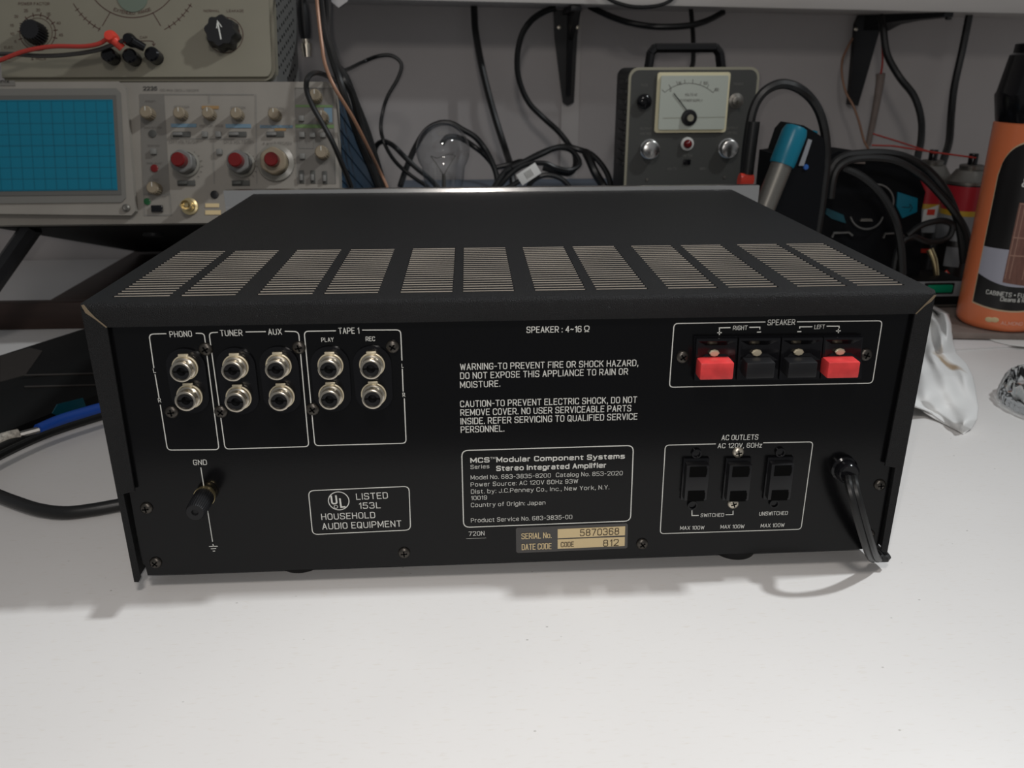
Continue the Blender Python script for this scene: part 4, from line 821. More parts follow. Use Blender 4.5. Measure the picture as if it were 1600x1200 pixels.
# ------------------------------------------------------------------ cables hanging on the wall
def cable(name, lab, pts, r, mt='cable_black', cat='cable', group=None, extra=None, seg=8):
    W = [atY(*p) for p in pts]; m = MB(); m.tube(W, r, mt, seg, 6)
    if not extra: return m.build(name, loc=W[0], label=lab, cat=cat, group=group)
    t_ = thing(name, lab, cat, W[0], group); m.build('wire', t_); extra(t_, W); return t_
SHT = -20
def bnc(t_, W):
    e = W[-1]; M = frame(e, V((0, 0, -1)), V((0, 1, 0)))
    m = MB(); m.lathe(M, [(.003, -.03), (.005, -.022), (.0072, -.01), (.0072, .012), (.006, .020), (0, .020)], 'black_plastic', 16); m.build('boot', t_)
    m = MB(); m.lathe(M, [(.004, .020), (.004, .024), (.0065, .025), (.0065, .034), (.0055, .034), (.0055, .040), (0, .040)], 'nickel', 16); m.build('connector', t_)
cable('coaxial_lead', 'thin black coaxial lead with silver plug hanging between checker and shelf', [(462, -20, .82), (464, -45, .74), (468, -40, .70), (470, 0, .70), (474, 18, .70), (475, 32, .70)], .0022, extra=bnc, cat='cable')
cable('copper_wire', 'bare copper coloured wire running down past the oscilloscope right corner', [(480, -20, .82), (482, -55, .72), (486, -75, .56), (490, -60, .46), (497, 20, .44), (503, 70, .43), (508, 100, .42), (522, 135, .41), (552, 185, .42), (575, 230, .44), (592, 265, .48), (606, 296, .48), (612, 330, .48)], .0017, 'copper', cat='wire')
CB = 'black cables hanging in a bundle beside the oscilloscope'
cable('black_cable', 'black cable nearest the copper wire in the bundle beside the oscilloscope', [(493, -20, .82), (495, -48, .73), (497, -42, .62), (504, 30, .56), (516, 80, .47), (528, 118, .435), (545, 170, .435), (562, 222, .45), (582, 270, .47), (592, 300, .48), (596, 330, .48)], .0034, group=CB)
cable('black_cable', 'second black cable from the copper wire in the hanging bundle', [(504, -20, .82), (506, -48, .73), (508, -42, .64), (511, 30, .58), (513, 60, .52), (532, 115, .45), (550, 145, .45), (562, 190, .46), (575, 228, .48), (588, 275, .50), (602, 300, .51), (604, 330, .51)], .0036, group=CB)
cable('black_cable', 'black cable furthest right in the hanging bundle', [(510, -20, .82), (512, -48, .73), (514, -42, .67), (512, 20, .62), (509, 50, .56), (523, 95, .48), (540, 120, .47), (556, 160, .48), (572, 200, .50), (585, 240, .52), (600, 292, .53), (606, 330, .53)], .0034, group=CB)
cable('black_cable', 'black cable dropping over the oscilloscope front right corner', [(530, 130, .52), (510, 118, .44), (492, 114, .40), (481, 122, .385), (479, 140, .385), (488, 165, .385), (505, 195, .385), (521, 225, .385), (535, 258, .39), (548, 290, .40), (560, 330, .41)], .0023, group=None)
cable('black_cable', 'black cable arching up from the bundle then looping down to the bulb', [(530, 110, .50), (542, 109, .60), (565, 98, .70), (590, 88, .70), (612, 87, .70), (627, 100, .70), (622, 122, .70), (606, 150, .70), (598, 175, .70), (595, 200, .69), (600, 222, .69), (612, 245, .68), (628, 263, .67), (650, 280, .665), (668, 292, .66), (680, 306, .655)], .0024)
cable('black_cable', 'black cable rising in a small hump left of the bulb', [(580, 285, .70), (584, 250, .71), (588, 228, .71), (600, 221, .70), (615, 228, .66), (632, 245, .66), (650, 262, .66), (672, 280, .66), (690, 300, .65)], .0032)
cable('black_cable', 'black cable arching over behind the glass bulb', [(625, 292, .68), (634, 265, .69), (648, 232, .70), (665, 205, .70), (685, 193, .70), (705, 193, .70), (722, 202, .70), (742, 214, .70), (757, 232, .70), (768, 252, .69), (776, 275, .68), (777, 300, .67)], .0036)
cable('black_cable', 'lower black cable arching close over the bulb to the right', [(690, 225, .72), (700, 214, .72), (720, 216, .72), (742, 230, .71), (758, 243, .71), (772, 262, .70), (780, 290, .69)], .0034)
cable('black_cable', 'straight black cable from the shelf to the tangle right of the bulb', [(739, -20, .835), (741, 20, .835), (743, 50, .83), (752, 100, .82), (764, 150, .81), (777, 195, .80), (790, 235, .78), (798, 262, .74), (803, 300, .72)], .0046)
cable('black_cable', 'black cable looping left from the middle bracket and down', [(868, 12, .80), (850, 18, .80), (830, 32, .80), (815, 55, .80), (808, 90, .80), (811, 125, .80), (826, 160, .80), (850, 185, .80), (872, 205, .79), (888, 225, .78), (898, 242, .76), (898, 262, .74), (888, 271, .73), (870, 268, .72), (848, 262, .72)], .0038)
cable('black_cable', 'black cable drooping under the shelf right of the middle bracket', [(921, 10, .82), (935, 17, .81), (960, 28, .80), (990, 37, .79), (1030, 42, .78), (1075, 40, .78), (1105, 32, .79), (1130, 19, .81)], .0040)
cable('black_cable', 'black cable dropping from the shelf to the meter handle', [(1079, 5, .80), (1080, 20, .80), (1083, 60, .78), (1083, 95, .74), (1080, 108, .72), (1080, 118, .70)], .0030)
cable('black_cable', 'black cable sagging in front of the shelf edge at the top centre', [(922, -20, .82), (926, -38, .76), (932, -28, .735), (942, -10, .735), (958, 2, .735), (985, 10, .735), (1010, 11, .735), (1035, 7, .735), (1052, -3, .735), (1066, -22, .745), (1076, -22, .80)], .0024)
# tangle on the box between bulb and meter
TG = 'coiled black cables between bulb and meter'
cable('coiled_cable', 'coiled black cable forming the tall loop left of the meter', [(770, 296, .64), (790, 268, .65), (820, 252, .66), (850, 237, .67), (880, 229, .68), (905, 234, .68), (925, 242, .67), (942, 260, .66), (952, 280, .65), (956, 305, .64)], .0036, group=TG)
cable('coiled_cable', 'coiled black cable with the white tag, lowest loop', [(770, 305, .62), (795, 275, .62), (820, 258, .63), (850, 255, .63), (868, 262, .63), (890, 266, .63), (905, 258, .64), (902, 245, .65), (888, 233, .66), (868, 232, .66), (845, 242, .65), (800, 262, .64)], .0030, group=TG)
cable('coiled_cable', 'coiled black cable making the low arch beside the tag', [(818, 310, .60), (830, 285, .60), (850, 274, .60), (872, 277, .60), (888, 290, .60), (900, 312, .60)], .0030, group=TG)
cable('coiled_cable', 'coiled black cable leaning against the meter left side', [(915, 238, .66), (922, 252, .64), (930, 270, .63), (942, 290, .63), (950, 310, .62)], .0052, group=TG)
cable('coiled_cable', 'coiled black cable crossing the foot of the straight cable', [(775, 262, .70), (800, 256, .70), (815, 252, .69), (830, 258, .68), (828, 272, .67), (808, 285, .66), (780, 300, .65)], .0032, group=TG)
p_ = atY(826, 272, .585); m = MB(); m.box(frame(p_, V((0, -1, .15))) @ Matrix.Rotation(math.radians(32), 4, 'Z'), .026, .014, .0012, 'label_white', .0004)
for k in range(5): m.box(frame(p_, V((0, -1, .15))) @ Matrix.Rotation(math.radians(32), 4, 'Z') @ T(-.001+.002*k-.003, 0, .0007), .0008, .008, .0003, 'key_grey')
m.build('cable_tag', loc=p_, label='white paper tag folded round the coiled black cable', cat='tag')
# ------------------------------------------------------------------ right side, behind the amplifier
def bars(t_, W): 
    pass
cable('probe_cable', 'thick black cable arching from the meter to behind the teal pen', [(1160, 305, .47), (1163, 270, .47), (1168, 220, .47), (1176, 175, .47), (1188, 150, .47), (1205, 136, .47), (1225, 131, .47), (1248, 138, .47), (1268, 155, .48), (1282, 180, .48), (1290, 215, .48), (1291, 250, .49), (1287, 290, .49), (1282, 330, .49), (1275, 370, .49)], .0048)
rp = atY(1166, 285, .47)
t_ = thing('test_probe', 'black test probe with red end leaning by the meter corner', 'probe', rp)
m = MB(); m.tube([atY(1178, 190, .465), atY(1172, 235, .465), atY(1167, 278, .465)], .0062, 'cable_black', 12, 4); m.build('sleeve', t_)
m = MB(); m.tube([atY(1155, 281, .462), atY(1175, 283, .462)], .0068, 'tip_red', 12, 1); m.tube([atY(1164, 282, .464), atY(1160, 330, .464), V((atY(1160, 330, .464).x, .464, .0))], .0062, 'lead_red', 12, 4); m.build('red_end', t_)
# pen with teal cap
pa, pb, pc = atY(1245, 198, .43), atY(1222, 256, .425), atY(1203, 322, .42)
pe = pb+(pc-pb)*1.15; k_ = (pc-pb).normalized(); pf2 = pb+(pc-pb).normalized()*((pb.z)/(-(k_.z)))*.999
pen = thing('pocket_torch', 'silver torch with teal cap leaning right of the amplifier corner', 'torch', pf2)
ax = (pa-pb).normalized(); Mp = frame(pb, ax, V((0, 1, 0))); L_ = (pa-pb).length
m = MB(); m.lathe(Mp, [(0, -.001), (.0118, -.001), (.0122, .002), (.0122, L_-.006), (.0105, L_-.001), (.008, L_), (0, L_)], 'teal', 32); m.build('cap', pen, 'teal cap')
m = MB(); m.lathe(Mp, [(0, -.062), (.0095, -.062), (.0102, -.058), (.0104, -.003), (.0104, 0), (0, 0)], 'steel_dull', 32); m.build('barrel', pen, 'dull silver barrel')
m = MB(); m.lathe(Mp, [(0, -(pb-pf2).length), (.0108, -(pb-pf2).length+.002), (.0112, -.060), (0, -.060)], 'black_plastic', 24); m.build('grip', pen, 'black grip')
# upright black charger behind the torch
Q = Plane((0, .47, 0), (1, 0, 0), (0, 0, 1)); QM = Q.M(Q.o)
def slab(name, lab, pts, Y, depth, mt, cat, bot0=True):
    pl = Plane((0, Y, 0), (1, 0, 0), (0, 0, 1)); P = [pl.uv(pl.pt(*q)) for q in pts]
    if bot0: P = P+[(P[-1][0], .0), (P[0][0], .0)]
    c = V((sum(p[0] for p in P)/len(P), Y+depth/2, 0)); t_ = thing(name, lab, cat, c)
    m = MB(); m.prism(pl.M(pl.o), P, -depth, 0, mt); m.build('body', t_); return t_, pl
t_, pl = slab('battery_charger', 'upright black charger with grey strip behind the teal topped torch', [(1207, 240), (1221, 238), (1232, 205), (1242, 194), (1256, 196), (1276, 208), (1287, 216), (1289, 260)], .445, .04, 'tool_black', 'charger')
m = MB(); m.pprism(pl, [(1263, 217), (1269, 219), (1256, 259), (1248, 259)], 0, .0012, 'grey_strip'); m.build('grip_strip', t_, 'pale grey strip')
P = pl.pt(1259, 261); m = MB(); m.lathe(pl.M(P), [(.0028, 0), (.0024, .0015), (0, .002)], 'blue_dot', 16); m.build('button', t_, 'blue button')
P = pl.pt(1277, 208); m = MB(); m.lathe(frame(P+V((0, .01, -.002)), (0, 0, 1)), [(.004, 0), (.004, .003), (0, .004)], 'teal', 16); m.build('knob', t_, 'teal knob')
# black and teal drill case
t_, pl = slab('power_tool', 'black and teal power tool lying right of the amplifier under cables', [(1292, 246), (1310, 236), (1318, 237), (1322, 243), (1360, 244), (1400, 250), (1432, 268), (1446, 300), (1440, 330), (1438, 420)], .52, .10, 'tool_black', 'power tool')
m = MB(); m.pprism(pl, [(1403, 300), (1434, 310), (1433, 331), (1410, 341), (1401, 322)], 0, .002, 'teal'); m.pstroke(pl, [(1408, 323), (1420, 324), (1420, 318), (1424, 324), (1420, 330)], .0008, BK, 0, False, .0022); m.build('teal_panel', t_, 'teal panel with dark arrow')
m = MB(); m.pprism(pl, [(1292, 325), (1318, 336), (1322, 349), (1300, 342), (1290, 334)], 0, .002, 'teal_dark'); m.pprism(pl, [(1240, 303), (1262, 308), (1272, 330), (1245, 326)], 0, .003, 'teal_dark'); m.build('teal_trim', t_, 'dark teal trim')
m = MB(); m.pprism(pl, [(1328, 251), (1352, 252), (1352, 256), (1330, 255)], 0, .002, 'board'); m.build('label_strip', t_)
def ring(cx, cy, r, a0, a1, name, lab=None, Y=.514, th=.0011, par=None):
    m = MB(); m.tube([atY(cx+r*math.cos(math.radians(a0+(a1-a0)*k/10)), cy+r*math.sin(math.radians(a0+(a1-a0)*k/10)), Y) for k in range(11)], th, 'steel_dark', 6, 2); return m.build(name, par, lab)
ring(1370, 314, 26, -90, 15, 'chrome_ring', 'grey curved rim', par=t_); ring(1354, 332, 26, 15, 165, 'chrome_ring', 'grey curved rim', par=t_)
m = MB(); m.pprism(pl, [(1346, 342), (1362, 342), (1364, 346), (1344, 346)], 0, .003, 'steel_dull'); m.build('latch', t_, 'small steel catch')
for q in ((1300, 364), (1380, 365)):
    m = MB(); m.tube([atY(q[0], q[1]+7, .514), atY(q[0]+3, q[1], .514), atY(q[0]+26, q[1]-1, .514), atY(q[0]+32, q[1]+4, .514)], .0014, 'steel_dark', 6, 1); m.build('belt_hook', t_, 'grey hook')
# cables draped over the tool
DC = 'black cables draped over the power tool'
cable('draped_cable', 'upper black cable curving over the power tool to the spray cans', [(1296, 300, .505), (1300, 262, .505), (1318, 245, .505), (1350, 240, .505), (1385, 240, .505), (1415, 246, .505), (1445, 262, .505), (1470, 288, .50), (1488, 320, .50), (1500, 360, .50), (1506, 410, .50)], .0046, group=DC)
cable('draped_cable', 'second black cable just under the uppermost over the power tool', [(1298, 310, .495), (1306, 268, .495), (1330, 250, .495), (1370, 247, .495), (1405, 254, .495), (1440, 275, .495), (1465, 300, .495), (1490, 330, .49), (1510, 365, .49), (1515, 420, .49)], .0040, group=DC)
cable('draped_cable', 'black cable curving down across the front of the power tool', [(1318, 262, .50), (1345, 275, .495), (1372, 298, .49), (1390, 325, .485), (1402, 355, .48), (1408, 390, .48), (1410, 430, .48)], .0042, group=DC)
cable('draped_cable', 'thin black cable looping low beside the spray cans', [(1418, 368, .485), (1440, 352, .485), (1470, 345, .485), (1488, 352, .485), (1480, 372, .485), (1450, 378, .485), (1425, 370, .485), (1405, 385, .485), (1395, 430, .485)], .0034, group=DC)
# brackets' dangling leads on the right
cable('hanging_cable', 'black cable swinging right from the right shelf bracket to the cans', [(1376, 25, .80), (1380, 45, .79), (1386, 85, .78), (1405, 120, .77), (1428, 150, .75), (1439, 185, .73), (1439, 220, .70), (1433, 250, .68), (1428, 300, .66)], .0046)
cable('hanging_cable', 'straight black cable hanging beside the orange can', [(1518, 0, .80), (1514, 25, .80), (1503, 80, .80), (1491, 135, .79), (1486, 180, .77), (1483, 220, .73), (1476, 245, .70), (1465, 280, .68)], .0050)
t_ = thing('soldering_probe', 'dark brown sleeve on a thin red wire hanging beside the right bracket', 'probe', atY(1358, 230, .78))
m = MB(); m.tube([atY(1376, 115, .79), atY(1374, 135, .79), atY(1366, 180, .785), atY(1356, 228, .78)], .0062, 'board', 10, 4, r2=.0038); m.build('sleeve', t_)
m = MB(); m.tube([atY(1377, 30, .80), atY(1378, 60, .80), atY(1379, 95, .795), atY(1376, 118, .79)], .0014, 'lead_red', 6, 4); m.build('wire', t_, 'thin red wire')
cable('copper_wire', 'thin copper wire curling down behind the right shelf bracket', [(1332, 60, .835), (1324, 75, .83), (1316, 95, .82), (1316, 120, .81), (1322, 145, .80), (1333, 165, .79), (1342, 190, .785), (1350, 220, .78), (1358, 236, .77), (1360, 262, .72)], .0016, 'copper', cat='wire')
# contact cleaner cans
def cleaner(px, py, Y, lab, top_lab, straw):
    c = atY(px, py, Y); R = .0255; hz = c.z
    t_ = thing('cleaner_can', lab, 'spray can', (c.x, Y, 0), 'contact cleaner cans'); M = T(c.x, Y, 0)
    m = MB(); m.lathe(M, [(0, 0), (R-.002, 0), (R, .002), (R, hz-.022), (R-.001, hz-.020)], 'label_black', 36); bd = m.build('body', t_, 'dark printed body')
    m = MB(); m.lathe(M, [(R+.0003, hz-.050), (R+.0003, hz-.0225)], 'can_red', 36); m.build('red_band', bd, 'red band')
    m = MB(); m.lathe(M, [(R+.0004, hz-.056), (R+.0004, hz-.050)], 'can_yellow', 36); m.build('yellow_band', bd, 'yellow band')
    m = MB(); m.lathe(M, [(R+.0002, hz-.085), (R+.0002, hz-.056)], 'can_grey', 36); m.build('grey_band', bd, 'grey band')
    m = MB(); m.lathe(M, [(R-.001, hz-.022), (R+.0008, hz-.021), (R+.0008, hz-.018), (R-.003, hz-.016), (R*.62, hz-.006), (R*.5, hz-.005), (R*.52, hz-.001), (R*.45, hz), (0, hz)], 'steel_dull', 36); m.build('dome', t_, 'grey metal dome')
    m = MB(); m.lathe(M, [(.0052, hz), (.0052, hz+.011), (.0046, hz+.0125), (0, hz+.0125)], 'black_gloss', 20); nz = m.build('nozzle', t_, 'black spray nozzle')
    m = MB(); m.tube([V((c.x, Y-.005, hz+.008)), *[atY(*q) for q in straw]], .0010, 'lead_red', 6, 1); m.build('straw', t_, 'thin red straw')
    return t_, M, R, hz
t1, M1, R1, h1 = cleaner(1457, 250, .64, 'left contact cleaner can, red banded, half hidden by black cables', '', [(1400, 220, .65), (1364, 209, .66)])
t2, M2, R2, h2 = cleaner(1519, 257, .57, 'contact cleaner can right behind the orange can, red and yellow bands', '', [(1460, 238, .58), (1395, 228, .59), (1362, 227, .60)])
def cyl_patch(mb, M, R, th0, th1, lo, hi, mt, n=16):
    A = []
    for k in range(n+1):
        t = th0+(th1-th0)*k/n; z0 = lo(t) if callable(lo) else lo; z1 = hi(t) if callable(hi) else hi
        A.append([mb.bm.verts.new(M @ V((R*math.sin(t), -R*math.cos(t), z))) for z in (z0, z1)])
    mb._fin([mb.bm.faces.new([A[k][0], A[k+1][0], A[k+1][1], A[k][1]]) for k in range(n)], mt)
m = MB()
cyl_patch(m, M1, R1+.0006, -.5, .15, h1-.075, lambda t: h1-.052+.01*t, 'label_white', 8); cyl_patch(m, M1, R1+.0006, .2, .75, h1-.086, h1-.062, 'label_white', 8)
cyl_patch(m, M1, R1+.0009, -.35, .0, h1-.063, h1-.056, 'tip_red', 6); cyl_patch(m, M1, R1+.0009, .3, .5, h1-.070, h1-.062, 'tip_red', 6); cyl_patch(m, M1, R1+.0009, -.5, .1, h1-.110, h1-.105, 'tip_red', 6)
m.build('label', t1, 'white and red label')
m = MB(); cyl_patch(m, M2, R2+.0006, -.95, -.3, h2-.115, h2-.092, 'can_grey', 6)
dc = V((R2*math.sin(-.75), -R2*math.cos(-.75), h2-.126)); dm = M2 @ Matrix.Translation(dc*1.03) @ Matrix.Rotation(-.75, 4, 'Z') @ Matrix.Rotation(PI/2, 4, 'X')
dm = frame(M2 @ (V((dc.x*1.04, dc.y*1.04, dc.z))), V((math.sin(-.75), -math.cos(-.75), 0)))
m.prism(dm, [(.007, 0), (0, .007), (-.007, 0), (0, -.007)], 0, .0004, 'tip_red'); m.prism(dm, [(.0054, 0), (0, .0054), (-.0054, 0), (0, -.0054)], .0004, .0007, 'label_white'); m.lathe(dm, [(.0018, .0007), (.0012, .0010), (0, .0010)], BK, 10)
m.build('label', t2, 'grey text block and hazard diamond')
# dark socket strip with green rocker and a brass tip
g0 = atZ(1434, 500, 0); GY = g0.y+.014
t_ = thing('socket_strip', 'dark power strip with green rocker switch beside the amplifier corner', 'power strip', (g0.x+.03, GY+.02, 0))
GP = Plane((0, GY, 0), (1, 0, 0), (0, 0, 1)); gx0 = GP.pt(1415, 480).x; gx1 = GP.pt(1499, 480).x; gz = GP.pt(1460, 437).z
m = MB(); m.bx((gx0, GY, 0), (gx1, GY+.05, gz), 'device_black', .003); m.bx((gx0+.002, GY-.001, GP.pt(1460, 463).z), (gx1-.002, GY+.0005, gz-.002), 'can_grey', .0004); m.build('housing', t_)
P = GP.pt(1466, 450); m = MB(); m.box(GP.M(P) @ T(0, 0, .001), .034, .0125, .004, 'black_gloss', .001); rk = m.build('switch_frame', t_)
m = MB(); m.box(GP.M(P) @ T(0, 0, .003), .029, .009, .004, 'green_rocker', .0015); m.build('rocker', rk, 'green rocker')
m = MB(); m.bx((GP.pt(1452, 480).x, GY-.0006, GP.pt(1460, 479).z), (gx1-.004, GY, GP.pt(1460, 476).z), 'steel_dull'); m.build('trim_line', t_, 'thin pale line')
m = MB(); q = atY(1457, 395, GY+.03); m.tube([V((q.x-.004, GY+.03, q.z+.004)), V((q.x+.001, GY+.025, q.z-.008)), V((q.x+.005, GY+.022, gz-.001))], .0042, 'brass', 12, 5, r2=.003); m.build('brass_clip', loc=(q.x, GY+.025, gz), label='small curved brass clip standing on the dark power strip', cat='clip')
# ------------------------------------------------------------------ orange can in the foreground right
BZ = .010; cR = .040; f0 = atZ(1550, 519, BZ); cdir = V((FWD.x, FWD.y, 0)).normalized(); cdir = V((f0.x-CAM.x, f0.y-CAM.y, 0)).normalized()
cc_ = V((f0.x, f0.y, 0))+cdir*cR
# place it so that its left outline meets the photo's
for _ in range(20):
    d = ray(1490, 505); d = V((d.x, d.y)); n = V((-d.y, d.x)).normalized(); rel = V((cc_.x-CAM.x, cc_.y-CAM.y)); dist = abs(rel.dot(n)); side = V((cdir.y, -cdir.x, 0)); cc_ = cc_+side*(cR-dist)*(1 if rel.dot(n) < 0 else 1)
view = math.atan2(cc_.x-CAM.x, cc_.y-CAM.y)
def cyl_hit(px, py, R=cR):
    d = ray(px, py); a = d.x**2+d.y**2; ox, oy = CAM.x-cc_.x, CAM.y-cc_.y; b = ox*d.x+oy*d.y; c = ox*ox+oy*oy-R*R; D = b*b-a*c
    t = (-b-math.sqrt(max(D, 0)))/a; p = CAM+d*t; return math.atan2(p.x-cc_.x, -(p.y-cc_.y)), p.z
can = thing('furniture_cleaner_can', 'tall orange spray can with black cap and black arched label', 'spray can', (cc_.x, cc_.y, BZ))
CM = T(cc_.x, cc_.y, 0)
zt = cyl_hit(1556, 190)[1]
m = MB(); m.lathe(CM, [(0, BZ+.001), (cR-.004, BZ+.001), (cR-.001, BZ+.004), (cR, BZ+.008), (cR, zt-.001), (cR-.0015, zt)], 'orange', 64); bd = m.build('body', can, 'orange body')
def zax(py): d = ray(1575, py); k = ((cc_.x-CAM.x)*d.x+(cc_.y-CAM.y)*d.y)/(d.x**2+d.y**2); return CAM.z+d.z*k
zc1, zc2, zc3 = zax(148), zax(86), zax(69)
def rad(px, py): d = ray(px, py); n = math.hypot(d.x, d.y); return abs((cc_.x-CAM.x)*d.y-(cc_.y-CAM.y)*d.x)/n
ra, rb, rc_ = rad(1553, 148), rad(1577, 86), rad(1586, 69)
m = MB(); m.lathe(CM, [(cR-.0015, zt), (cR-.0008, zt+.002), (ra, zc1), (ra*.97, zc1+.003), (rb, zc2), (rb*.93, zc2+.002), (rc_, zc3), (rc_*.94, zc3+.001), (0, zc3+.001)], 'black_gloss', 48); m.build('cap', can, 'black cap')
Z7 = zm(1350, 60, 2.4); h = lambda x, y: cyl_hit(*Z7(x, y))
tl_, zl1 = h(507, 500); tb_, zb1 = h(409, 985); thl = (tl_+tb_)/2; thr = thl+1.75; tm_ = (thl+thr)/2; hw = (thr-thl)/2; ztop = h(600, 402)[1]
zsh = zl1; 
def archz(t): u = min(1, abs(t-tm_)/hw); return zsh-.004+(ztop-zsh+.008)*math.sqrt(max(0, 1-u**2.6))
def lowz(t): u = (t-thl)/(thr-thl); return zb1-.0035*math.sin(PI*u)
m = MB(); cyl_patch(m, CM, cR+.0002, thl-.025, thr+.025, lambda t: lowz(t)-.0016, lambda t: archz(t)+.0016, 'gold_line', 40); cyl_patch(m, CM, cR+.0004, thl, thr, lowz, archz, 'label_black', 40); lb = m.build('label', bd, 'black arched label with gold edge')
zw1, zw0 = h(540, 798)[1], h(428, 878)[1]
m = MB(); cyl_patch(m, CM, cR+.0006, thl+.004, thr-.004, lambda t: zw0-.009*math.sin(PI*.5*min(1, (t-thl)/.9)), lambda t: zw1+.0015, 'lavender', 30); m.build('pale_band', lb, 'pale wavy band')
f0_, zf1 = h(575, 615); f1_, zf0 = h(527, 915); tf = (f0_+f1_)/2
m = MB(); cyl_patch(m, CM, cR+.0008, tf, tf+.95, lambda t: zf0-.004*(t-tf), zf1, 'furn_brown', 20)
for z_ in (zf1-.001, zf1-.034, (zf1+zf0)/2-.012): cyl_patch(m, CM, cR+.0010, tf+.02, tf+.95, z_-.0006, z_+.0006, 'furn_edge', 20)
for q in (.03, .12, .40): cyl_patch(m, CM, cR+.0010, tf+q, tf+q+.018, zf0+.004, zf1-.002, 'furn_edge', 2)
m.build('cabinet_picture', lb, 'brown cabinet picture')
def ctext(mb, s, a, z, wd, hh, mt, bold=0): mb.text(None, s, wd, hh, mt, bold, 0, fn=lambda x, y, q: CM @ V(((cR+.0010+q)*math.sin(a+x/cR), -(cR+.0010+q)*math.cos(a+x/cR), z+y)))
m = MB(); ta, za = h(458, 957); ctext(m, 'CABINETS * FURNITURE', ta, za, cR*(thr-thl)*.86-.006, .0046, 'print_white', .02)
ta, za = h(510, 982); ctext(m, 'Cleans & Restores', ta, za-.0005, cR*(thr-thl)*.55, .0044, 'print_white', .02)
m.build('lettering', lb, 'white lettering', flat=True); m = MB(); ta, za = h(590, 557); ctext(m, '&', ta, za, .0075, .009, 'print_white', .05)
m.build('lettering', lb, 'white lettering', flat=True)
m = MB(); ta, za = h(512, 1072); ctext(m, 'ALMOND', ta, za, .020, .0038, 'pale_pink', .02)
ta, za = h(478, 1056); 
for dx, dz, r_ in ((-.0022, 0, .0042), (.0028, .0006, .0042)):
    A = ta+dx/cR; m.lathe(CM @ T((cR-.0006)*math.sin(A), -(cR-.0006)*math.cos(A), za+dz) @ Matrix.Rotation(A, 4, 'Z') @ Matrix.Rotation(PI/2, 4, 'X'), [(r_, 0), (r_*.8, .0011), (0, .0016)], 'gold_print', 18, sx=1, sy=.72)
m.build('scent_mark', bd, 'almond picture and word')
# board, clear lid and paper under the can
b0, b1 = atZ(1487, 529, .0036), atZ(1660, 533, .0036); ang = math.atan2(b1.y-b0.y, b1.x-b0.x)
bm_ = T(b0.x, b0.y, 0) @ Matrix.Rotation(ang, 4, 'Z')
m = MB(); m.box(bm_ @ T(.085, .06, .0068), .17, .12, .0064, 'board', .0006); m.build('wooden_board', loc=(b0.x+.08, b0.y+.06, .0036), label='thin brown board under the orange can', cat='board')
e0, e1 = atZ(1485, 548, 0), atZ(1660, 538, 0); e2 = V((e1.x+.03, e1.y+.16, 0)); e3 = V((e0.x+.0, e0.y+.10, 0))
m = MB(); m.prism(T(0, 0, 0), [(e0.x, e0.y), (e1.x, e1.y), (e2.x, e2.y), (e3.x, e3.y)], .0002, .0022, 'paper'); m.build('paper_pad', loc=e0, label='thin white paper pad on the bench under the board', cat='paper')
lc = atZ(1585, 527, .003); m = MB(); m.lathe(T(lc.x, lc.y, .0023), [(0, 0), (.030, 0), (.031, .0006), (.030, .0013), (0, .0013)], 'label_white', 40); m.build('round_lid', loc=(lc.x, lc.y, .0023), label='flat pale round lid peeping out under the board', cat='lid')
# ------------------------------------------------------------------ glass dish
dl = atZ(1556, 612, .004); dR = .055; dv_ = V((dl.x-CAM.x, dl.y-CAM.y, 0)).normalized(); dcn = V((dl.x, dl.y, 0))+V((dv_.y, -dv_.x, 0))*dR
DM = T(dcn.x, dcn.y, .0)
t_ = thing('glass_dish', 'heavy cut glass dish at the right edge of the bench', 'dish', (dcn.x, dcn.y, 0))
m = MB(); m.lathe(DM, [(0, .0005), (dR*.92, .0005), (dR*.99, .003), (dR, .006), (dR*.99, .010), (dR*.94, .021), (dR*.91, .023), (dR*.87, .022), (dR*.80, .010), (dR*.72, .006), (0, .0055)], 'dish_glass', 72, flute=.035, nfl=24); m.build('bowl', t_, 'cut glass bowl')
m = MB(); m.lathe(DM, [(dR*.74, .0095), (dR*.70, .0075), (0, .007), (0, .0066), (dR*.71, .0069)], 'sticker_grey', 48, flute=.06, nfl=24); m.build('grey_layer', t_, 'dark grey layer inside')  # thin dark grey layer darkening the inside of the bowl
# ------------------------------------------------------------------ crumpled white cloth
rows_ = [((1425, 478), (1462, 478), .030), ((1425, 490), (1484, 490), .036), ((1430, 508), (1487, 507), .032), ((1432, 530), (1489, 533), .024), ((1425, 552), (1494, 552), .018), ((1420, 568), (1510, 568), .020), ((1415, 585), (1520, 588), .022), ((1405, 605), (1525, 612), .018), ((1402, 622), (1529, 636), .014), ((1415, 632), (1527, 655), .012), ((1440, 640), (1518, 670), .010), ((1470, 660), (1505, 678), .006)]
N = 110; G = []; rnd = random.Random(3); RW = []
S_ = 12
for i in range(len(rows_)-1):
    for k in range(S_):
        t = k/S_; a, b = rows_[i], rows_[i+1]; RW.append(tuple((a[j][0]*(1-t)+b[j][0]*t, a[j][1]*(1-t)+b[j][1]*t) for j in (0, 1))+(a[2]*(1-t)+b[2]*t,))
RW.append(rows_[-1])
m = MB(); n_ = len(RW)
